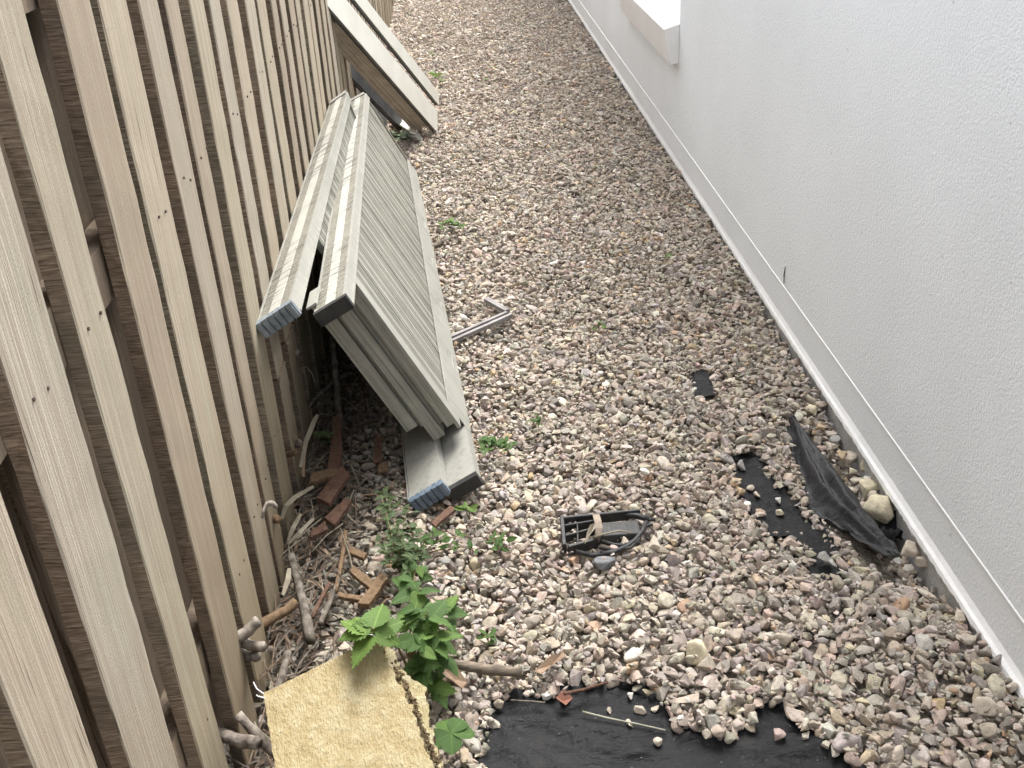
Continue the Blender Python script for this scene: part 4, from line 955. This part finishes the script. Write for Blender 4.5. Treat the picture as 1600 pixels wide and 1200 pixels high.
chip([(494, 776), (514, 786), (546, 745), (534, 732)], 0.035, 0.016, BARK, 'broad red brown offcut slanting by the fence foot', tilt=0.01)
chip([(509, 806), (522, 820), (549, 782), (541, 776)], 0.025, 0.014, BARK, 'red brown offcut just below the broad slanting one')
chip([(513, 732), (533, 732), (535, 664), (521, 662)], 0.03, 0.014, BARK, 'long upright red brown board end beside the grey cane', tilt=0.03)
chip([(560, 940), (576, 944), (606, 906), (594, 898)], 0.03, 0.016, TANWOOD, 'tan offcut crossing the others beside the green leaves', tilt=0.006)
chip([(545, 890), (552, 882), (586, 908), (576, 918)], 0.02, 0.014, TANWOOD, 'weathered tan offcut lying under the crossing one')
chip([(527, 931), (527, 924), (566, 930), (566, 938)], 0.015, 0.012, TANWOOD, 'slim tan offcut pointing at the green leaves')
chip([(544, 862), (548, 853), (574, 864), (571, 873)], 0.018, 0.012, TANWOOD, 'short tan offcut, topmost of the tan group')
chip([(672, 816), (680, 822), (712, 794), (704, 788)], 0.016, 0.010, BARK, 'brown offcut in front of the blue grey end cap')
chip([(583, 722), (597, 720), (596, 690), (587, 683)], 0.02, 0.010, BARK, 'small pointed brown piece in the shade of the platforms', tilt=0.02)
chip([(590, 736), (606, 733), (606, 720), (592, 722)], 0.014, 0.010, TANWOOD, 'small square tan piece in the shade of the platforms')
chip([(484, 752), (530, 742), (528, 730), (486, 738)], 0.03, 0.012, TANWOOD, 'brown slat lying along the fence foot above the broad offcut')
chip([(486, 840), (512, 826), (508, 814), (484, 828)], 0.02, 0.012, BARK, 'dull purplish brown offcut low against the fence foot')
flat_thing('dead_leaf', [(690, 1040), (716, 1048), (730, 1064), (722, 1074), (708, 1070), (694, 1056)], 0.02, DEADLEAF, 'dry tan leaf with torn edge right of the weeds', 'leaf')
flat_thing('dead_leaf', [(836, 1048), (858, 1030), (880, 1016), (884, 1024), (868, 1040), (845, 1054)], 0.018, DEADLEAF, 'long narrow brown leaf on gravel right of the dark stick', 'leaf')
flat_thing('dead_leaf', [(868, 1090), (882, 1082), (895, 1088), (884, 1100), (872, 1098)], -0.01, REDLEAF, 'reddish leaf at the top of the near membrane', 'leaf')

# ================================================================== YELLOW SLAB
SA = Vector((-0.463, 1.40, 0.212)); ti = math.radians(24); SN = Vector((0.06, -math.sin(ti), math.cos(ti))).normalized()
slab = empty('insulation_slab', SA, 'thick yellow fibrous insulation slab torn along one side beside the fence', 'insulation')
def slab_layer(pix, off, th, name, m_, tear):
    P_ = [atP(a_, b_, SA + SN * off, SN) for a_, b_ in pix]; per = []
    for i in range(len(P_)):
        a_, b_ = P_[i], P_[(i + 1) % len(P_)]; L_ = (b_ - a_).length; k = max(2, int(L_ / 0.006))
        for j in range(k):
            p = a_.lerp(b_, j / k); amp = 0.0012 if i not in tear else 0.006
            q = mnoise.noise_vector(p * 60) * amp * 1.2 + mnoise.noise_vector(p * 190) * amp * 0.7; per.append(p + q - SN * q.dot(SN))
    bm = bmesh.new(); top = [bm.verts.new(p - SA) for p in per]; f = bm.faces.new(top)
    if f.normal.dot(SN) < 0: f.normal_flip()
    ex = bmesh.ops.extrude_face_region(bm, geom=[f]); bot = [g_ for g_ in ex['geom'] if isinstance(g_, bmesh.types.BMVert)]
    for v in bot: v.co -= SN * th * (1 + 0.06 * mnoise.noise(v.co * 50))
    bmesh.ops.recalc_face_normals(bm, faces=bm.faces)
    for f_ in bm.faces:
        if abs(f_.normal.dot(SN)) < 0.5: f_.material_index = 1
    side = [e for e in bm.edges if abs((e.verts[0].co - e.verts[1].co).dot(SN)) > th * 0.6]
    bmesh.ops.subdivide_edges(bm, edges=side, cuts=5)
    bm.normal_update()
    for v in bm.verts:
        d_ = (v.co).dot(SN) - off
        if -th * 0.93 < d_ < -th * 0.05:
            q = mnoise.noise_vector(v.co * 70) * 0.004 + mnoise.noise_vector(v.co * 200) * 0.0025; v.co += q
    me = bpy.data.meshes.new(name); bm.to_mesh(me); bm.free()
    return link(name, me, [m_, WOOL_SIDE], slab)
slab_layer([(411, 1083), (598, 992), (601, 1012), (609, 1036), (627, 1071), (646, 1113), (657, 1148), (670, 1176), (694, 1235), (452, 1330)], 0.0, 0.026, 'top_layer', WOOL, (1, 2, 3, 4, 5, 6, 7))
slab_layer([(420, 1084), (603, 998), (617, 1024), (636, 1054), (665, 1075), (669, 1105), (673, 1135), (690, 1195), (712, 1245), (460, 1335)], -0.040, 0.045, 'lower_layer', WOOL_PALE, (1, 2, 3, 4, 5, 6, 7))
mb = MB()
for (a_, b_, c_) in (((396, 1066), (402, 1078), (412, 1084)), ((401, 1086), (404, 1090), (413, 1090))):
    mb.tube([atP(*a_, SA, SN) - SA, atP(*b_, SA, SN) - SA + SN * 0.006, atP(*c_, SA, SN) - SA], 0.0011, 5)
mb.build('loose_thread', PVC, slab)
mb = MB(); seam = [(612, 1040), (628, 1071), (647, 1113), (658, 1148), (671, 1176), (684, 1205)]  # dark crumbs of dirt that also paint in the shade of the crack
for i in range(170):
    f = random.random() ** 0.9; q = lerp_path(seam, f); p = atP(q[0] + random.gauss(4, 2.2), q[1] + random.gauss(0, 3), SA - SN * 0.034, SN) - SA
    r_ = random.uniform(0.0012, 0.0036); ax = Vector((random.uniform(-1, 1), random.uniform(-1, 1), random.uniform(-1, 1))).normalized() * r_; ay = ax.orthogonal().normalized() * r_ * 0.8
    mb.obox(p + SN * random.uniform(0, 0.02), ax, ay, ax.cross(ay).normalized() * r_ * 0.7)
o = mb.build('dirt_shade_crumbs', simple('dirt_shade_crumb', (0.07, 0.05, 0.03), (0.20, 0.15, 0.09), 80, 0.95, 0.1), slab); o['kind'] = 'stuff'

# ================================================================== WEEDS
def leaf_mesh(kind, seed):
    r = random.Random(seed); mb = MB(); ns = 18 if kind == 'broad' else (10 if kind == 'round' else 5)
    rows = []
    for i in range(ns + 1):
        f = i / ns
        if kind == 'broad': w_ = 0.36 * (math.sin(math.pi * min(1, f ** 0.62)) ** 0.85) * (1 - 0.25 * f)
        elif kind == 'round': w_ = 0.46 * math.sin(math.pi * min(1, f ** 1.25)) ** 0.7
        else: w_ = 0.24 * math.sin(math.pi * f ** 0.85)
        ser = (0.042 if kind == 'broad' else 0.0) * (1 if i % 2 else -0.8) * (w_ > 0.06)
        zc = -0.16 * (f - 0.25) ** 2 + 0.0
        zw = 0.22 * w_ + r.uniform(-0.012, 0.012)
        rows.append([(-(w_ + ser), f, zc + zw), (-(w_ + ser) * 0.5, f, zc + zw * 0.42 + 0.02), (0, f, zc), ((w_ + ser) * 0.5, f, zc + zw * 0.42 + 0.02), (w_ + ser, f, zc + zw)])
    mb.add([p for q in rows for p in q], [(i * 5 + j, i * 5 + j + 1, (i + 1) * 5 + j + 1, (i + 1) * 5 + j) for i in range(ns) for j in range(4)])
    return mb.mesh('leaf', True)
LM = {(k, m_.name): [] for k in ('broad', 'round', 'small') for m_ in (LEAF, LEAF_L, LEAF_D)}
for (k, mn), lst in LM.items():
    for s_ in range(3):
        me = leaf_mesh(k, s_ * 7 + 1); me.materials.append(bpy.data.materials[mn]); lst.append(me)
def leaf(parent, base, direction, size, roll=0.0, kind='broad', m_=LEAF):
    d = Vector(direction).normalized(); up = Vector((0, 0, 1)) + Vector((random.uniform(-.3, .3), random.uniform(-.3, .3), 0))
    x = d.cross(up).normalized(); z = x.cross(d).normalized()
    R = Matrix((x, d, z)).transposed().to_4x4() @ Matrix.Rotation(roll, 4, 'Y')
    o = bpy.data.objects.new('leaf', random.choice(LM[(kind, m_.name)])); COL.objects.link(o); o.parent = parent
    o.matrix_local = Matrix.Translation(Vector(base) - Vector(parent.location)) @ R @ Matrix.Scale(size, 4); return o
def stem(parent, pts, r0=0.0025, r1=0.0012):
    o_ = Vector(parent.location); k = len(pts); mb = MB(); mb.tube([Vector(p) - o_ for p in pts], [r0 + (r1 - r0) * i / (k - 1) for i in range(k)], 5); return mb.build('stem', STEM, parent, smooth=True)
def pixdir(base, px, py, dz=0.0):
    """direction from a base point towards where a pixel's ray meets roughly the same height (+dz)"""
    return at(px, py, base.z + dz) - base
# main weed behind the yellow slab: bright large leaves on the left, darker toothed ones on the right
W1_ = empty('tall_weed', at(640, 1050, -0.02), 'bushy green weed with toothed leaves growing behind the yellow slab', 'weed')
top1 = at(582, 982, 0.29); base1 = Vector(W1_.location)
stem(W1_, [base1, base1.lerp(top1, 0.5) + Vector((0.01, 0, 0.02)), top1], 0.003, 0.002)
for (tx, ty, sz, kd) in ((508, 955, 0.085, 'broad'), (538, 944, 0.07, 'broad'), (596, 944, 0.085, 'broad'), (630, 968, 0.075, 'broad'), (548, 1042, 0.075, 'broad'), (520, 1000, 0.07, 'broad'), (612, 1000, 0.06, 'broad'), (566, 975, 0.035, 'broad')):
    b_ = top1 + Vector((random.uniform(-.004, .004), random.uniform(-.004, .004), random.uniform(-.02, 0.0)))
    leaf(W1_, b_, pixdir(b_, tx, ty, -0.005 if ty < 1000 else -0.02), sz, random.uniform(-.3, .3), kd, LEAF_L)
for k, (cx, cy, z_, nl_, sp_) in enumerate(((655, 920, 0.14, 7, 0.055), (668, 955, 0.17, 9, 0.06), (640, 955, 0.18, 7, 0.05), (690, 950, 0.10, 6, 0.05), (675, 995, 0.13, 10, 0.055), (650, 1000, 0.16, 8, 0.05), (660, 1035, 0.10, 10, 0.055), (685, 1030, 0.07, 8, 0.05), (675, 1065, 0.05, 7, 0.05), (630, 905, 0.12, 4, 0.04), (648, 885, 0.10, 5, 0.045), (700, 985, 0.08, 5, 0.04))):
    c_ = at(cx, cy, z_); stem(W1_, [base1 + Vector((random.uniform(-.01, .01), random.uniform(-.01, .01), 0)), base1.lerp(c_, 0.55) + Vector((random.uniform(-.015, .015), 0, 0.02)), c_], 0.0025, 0.0012)
    for i in range(nl_):
        an = i / nl_ * 6.283 + k; b_ = c_ + Vector((random.uniform(-.012, .012), random.uniform(-.012, .012), random.uniform(-.03, .01)))
        leaf(W1_, b_, (math.cos(an), math.sin(an), random.uniform(-0.45, 0.25)), sp_ * random.uniform(0.75, 1.15), random.uniform(-.5, .5), 'broad', random.choice((LEAF, LEAF, LEAF_L)))
# small-leaved weed behind it
def fine_weed(name, label, base, tips, size, m_=LEAF_D, per=9, kind='small', jit=0.02, cat='weed', group=None, stems=True):
    r_ = empty(name, base, label, cat, group)
    for tp in tips:
        b0 = Vector(base); t_ = Vector(tp); mid = b0.lerp(t_, 0.5) + Vector((random.uniform(-.01, .01), random.uniform(-.01, .01), 0.015))
        if stems: stem(r_, [b0, mid, t_], 0.0018, 0.0008)
        for i in range(per):
            f = 0.25 + 0.75 * (i + 1) / per; p = b0.lerp(mid, f * 2) if f < 0.5 else mid.lerp(t_, f * 2 - 1)
            an = i * 2.4 + random.uniform(0, 1); leaf(r_, p, (math.cos(an), math.sin(an), random.uniform(-.1, .6)), size * random.uniform(0.7, 1.2), random.uniform(-.6, .6), kind, m_)
    return r_
fine_weed('feathery_weed', 'small leaved feathery weed rising between the tan offcuts and blue grey cap', at(632, 905, -0.01), [at(*q) for q in ((600, 790, 0.03), (608, 835, 0.10), (622, 822, 0.12), (640, 818, 0.11), (598, 860, 0.08), (612, 850, 0.12), (630, 850, 0.13), (648, 850, 0.10), (655, 835, 0.06), (620, 872, 0.10), (640, 875, 0.11), (665, 868, 0.07), (605, 880, 0.06), (590, 845, 0.05), (596, 775, 0.08), (618, 800, 0.14), (634, 800, 0.12), (650, 820, 0.10), (626, 835, 0.16), (646, 870, 0.14), (660, 850, 0.09), (636, 892, 0.12))], 0.025, LEAF_D, 13)
fine_weed('trailing_weed', 'trailing weed with three leafy tufts on a red stem reaching over the gravel', at(655, 868, 0.0), [at(*q) for q in ((684, 832, 0.05), (728, 835, 0.05), (745, 858, 0.03))], 0.030, LEAF, 8, 'small')
fine_weed('small_weed', 'separate leafy sprig farthest right of the weed cluster', at(772, 862, 0.0), [at(*q) for q in ((770, 838, 0.03), (790, 845, 0.03), (782, 858, 0.02))], 0.028, LEAF, 6, 'small', group='small weeds in the gravel')
fine_weed('small_weed', 'small upright sprout of pale leaves behind the trailing weed', at(733, 812, 0.0), [at(*q) for q in ((726, 795, 0.05), (736, 800, 0.04))], 0.034, LEAF_L, 4, 'small', group='small weeds in the gravel')
fine_weed('small_weed', 'low bushy weed hugging the lower beam beside the black end cap', at(768, 705, 0.0), [at(*q) for q in ((752, 688, 0.05), (765, 690, 0.05), (780, 692, 0.04), (800, 696, 0.03), (790, 705, 0.02), (756, 706, 0.04))], 0.028, LEAF, 9, 'small', group='small weeds in the gravel')
fine_weed('small_weed', 'tiny dark weed alone in the gravel right of the black end cap', at(836, 668, 0.0), [at(*q) for q in ((828, 660, 0.02), (840, 656, 0.02), (842, 668, 0.01))], 0.022, LEAF, 5, 'small', group='small weeds in the gravel')
fine_weed('small_weed', 'pale green moss like tuft beside the brown branch', at(704, 357, 0.0), [at(*q) for q in ((690, 352, 0.02), (700, 346, 0.04), (712, 349, 0.03), (720, 356, 0.02))], 0.035, LEAF_L, 9, 'small', group='small weeds in the gravel')
fine_weed('small_weed', 'two leaved sprout near the middle of the gravel path', at(935, 514, 0.0), [at(*q) for q in ((926, 511, 0.01), (940, 507, 0.02))], 0.03, LEAF_L, 3, 'small', group='small weeds in the gravel')
fine_weed('small_weed', 'green sprig growing up through the lower flange of the front platform', at(684, 606, 0.03), [at(*q) for q in ((682, 592, 0.10), (690, 602, 0.08))], 0.03, LEAF_L, 5, 'small', group='small weeds in the gravel')
fine_weed('small_weed', 'low sprout in front of the weeds between gravel and dark stick', at(762, 1000, 0.0), [at(*q) for q in ((752, 996, 0.02), (768, 992, 0.02), (764, 1008, 0.01))], 0.022, LEAF, 4, 'small', group='small weeds in the gravel')
fine_weed('small_weed', 'small dark weed under the blue grey end cap', at(606, 790, 0.0), [at(*q) for q in ((596, 770, 0.04), (610, 776, 0.04), (645, 800, 0.03), (605, 800, 0.03))], 0.026, LEAF_D, 6, 'small', group='small weeds in the gravel')
fine_weed('small_weed', 'bushy weed in the shade between fence boards and red brown board end', at(508, 692, 0.0), [at(*q) for q in ((498, 684, 0.05), (512, 680, 0.06), (522, 694, 0.04))], 0.03, LEAF_D, 8, 'small', group='small weeds in the gravel')
fine_weed('small_weed', 'green tuft in the gap below the stacked planks', at(622, 218, 0.0), [at(*q) for q in ((612, 212, 0.04), (626, 214, 0.05), (634, 220, 0.02))], 0.06, LEAF_D, 6, 'small', group='small weeds in the gravel')
fine_weed('small_weed', 'mossy sprout beyond the farther cream plank', at(684, 122, 0.0), [at(*q) for q in ((678, 116, 0.02), (688, 124, 0.02))], 0.06, LEAF_L, 4, 'small', group='small weeds in the gravel')
# four-lobed clover-like plant by the slab
cl = empty('clover', at(706, 1152, -0.01), 'single round leaved clover like plant right of the yellow slab', 'weed'); cc = at(705, 1146, 0.05)
stem(cl, [Vector(cl.location), cc], 0.0022, 0.0014)
for (tx, ty) in ((738, 1146), (706, 1176), (676, 1160), (690, 1124), (722, 1124)):
    leaf(cl, cc, pixdir(cc, tx, ty, -0.004), 0.047, random.uniform(-.15, .15), 'round', LEAF)
for i, (px, py) in enumerate(((758, 128), (676, 88), (1040, 405), (604, 140), (572, 10))[:3]):
    fine_weed('small_weed', ['faint green speck of weed in the far gravel left of centre', 'tiny green sprout on the gravel beside the farther cream plank', 'faint green sprout near the wall side of the gravel'][i], at(px, py, 0), [at(px, py - 3, 0.02)], 0.03, LEAF_L, 5, 'small', group='small weeds in the gravel', stems=False)

# ================================================================== LITTER BESIDE THE FENCE (uncountable)
mb = MB()
r = random.Random(5)
for i in range(1500):
    y = 1.25 + 3.6 * r.random() ** 1.3; x = fence_x(y) + 0.01 + abs(r.gauss(0, 0.10)); z = float(bed_h(x, y)) - 0.035 + r.random() * 0.035 + 0.06 * max(0, 0.07 - (x - fence_x(y)))
    a_ = r.uniform(0, 6.283); ln = r.uniform(0.02, 0.09); d = Vector((math.cos(a_), math.sin(a_), r.uniform(-.3, .3))) * ln; s_ = d.cross(Vector((0, 0, 1))).normalized() * r.uniform(0.0015, 0.006)
    c_ = Vector((x, y, z)); u_ = Vector((0, 0, r.uniform(0.002, 0.012)))
    mb.add([c_ - d / 2 - s_ * 0.4, c_ - d / 2 + s_ * 0.4, c_ + s_ + u_, c_ - s_ + u_, c_ + d / 2 + s_ * 0.3, c_ + d / 2 - s_ * 0.3], [(0, 1, 2, 3), (3, 2, 4, 5)], r.choice((0, 0, 1, 2, 3)))
for i in range(420):
    y = 1.3 + 3.2 * r.random(); x = fence_x(y) + 0.0 + abs(r.gauss(0, 0.09)); z = float(bed_h(x, y)) - 0.02 + r.random() * 0.05
    a_ = r.uniform(0, 6.283); ln = r.uniform(0.05, 0.22); d = Vector((math.cos(a_) * 0.6, math.sin(a_), r.uniform(-.1, .35))) * ln; c_ = Vector((x, y, max(z, 0)))
    mb.tube([c_ - d / 2, c_ + Vector((r.uniform(-.01, .01), r.uniform(-.01, .01), 0.008)), c_ + d / 2], [0.0022, 0.002, 0.0012], 4, r.choice((0, 1, 1, 3)), cap=False)
o = mb.build('leaf_litter', [TWIG, simple('litter_brown', (0.08, 0.055, 0.04), (0.17, 0.125, 0.09), 20, 0.9), DEADLEAF, DRY]); props(o, 'dead leaves and fine twigs heaped along the fence foot', 'litter', kind='stuff')
# long dry blades that can be told apart
GB = 'dry blades at the fence foot'
def blade(pts, wid, label, m_=DRY):
    P_ = [at(*q) for q in pts]; mb = MB(); vs = []; fine = []
    for i in range(len(P_) - 1):
        for k in range(4): fine.append(P_[i].lerp(P_[i + 1], k / 4))
    fine.append(P_[-1]); nn = len(fine)
    view = (fine[0] - Vector(EYE)).normalized()
    for i, p in enumerate(fine):
        d = fine[min(i + 1, nn - 1)] - fine[max(i - 1, 0)]; s_ = d.cross(view).normalized() * wid * 0.62 * (0.35 + 0.65 * math.sin(math.pi * (0.12 + 0.8 * i / nn)))
        vs += [p - s_, p + s_]
    mb.add(vs, [(i * 2, i * 2 + 1, i * 2 + 3, i * 2 + 2) for i in range(nn - 1)]); o = mb.build('dry_leaf', m_); recentre(o, P_[0])
    sm = o.modifiers.new('thickness', 'SOLIDIFY'); sm.thickness = 0.001; return props(o, label, 'dry leaf', GB)
blade([(490, 760, 0.06), (462, 776, 0.09), (447, 790, 0.10), (440, 812, 0.07)], 0.010, 'grey strappy leaf arching over beside the rope')
blade([(450, 845, 0.03), (458, 825, 0.05), (470, 803, 0.06)], 0.009, 'upright pale strappy leaf above the grey stick')
blade([(450, 850, 0.03), (468, 832, 0.05), (490, 810, 0.05)], 0.008, 'longer pale strappy leaf beside the upright one')
blade([(442, 930, 0.03), (450, 905, 0.05), (452, 888, 0.06)], 0.010, 'short pale blade against the grey stick')
blade([(470, 730, 0.08), (478, 690, 0.12), (490, 660, 0.14), (496, 648, 0.14)], 0.011, 'broad grey dead leaf standing by the fence foot')
blade([(474, 745, 0.06), (474, 700, 0.10), (486, 668, 0.12)], 0.010, 'broad brownish dead leaf folded beside the grey one', DEADLEAF)
blade([(440, 662, 0.16), (456, 674, 0.16), (468, 690, 0.14), (474, 706, 0.10)], 0.003, 'thin pinkish stem curving down from the fence', DEADLEAF)
blade([(470, 572, 0.2), (480, 574, 0.2), (488, 584, 0.17), (492, 598, 0.14)], 0.003, 'thin straw arch sprouting from the fence board edge')
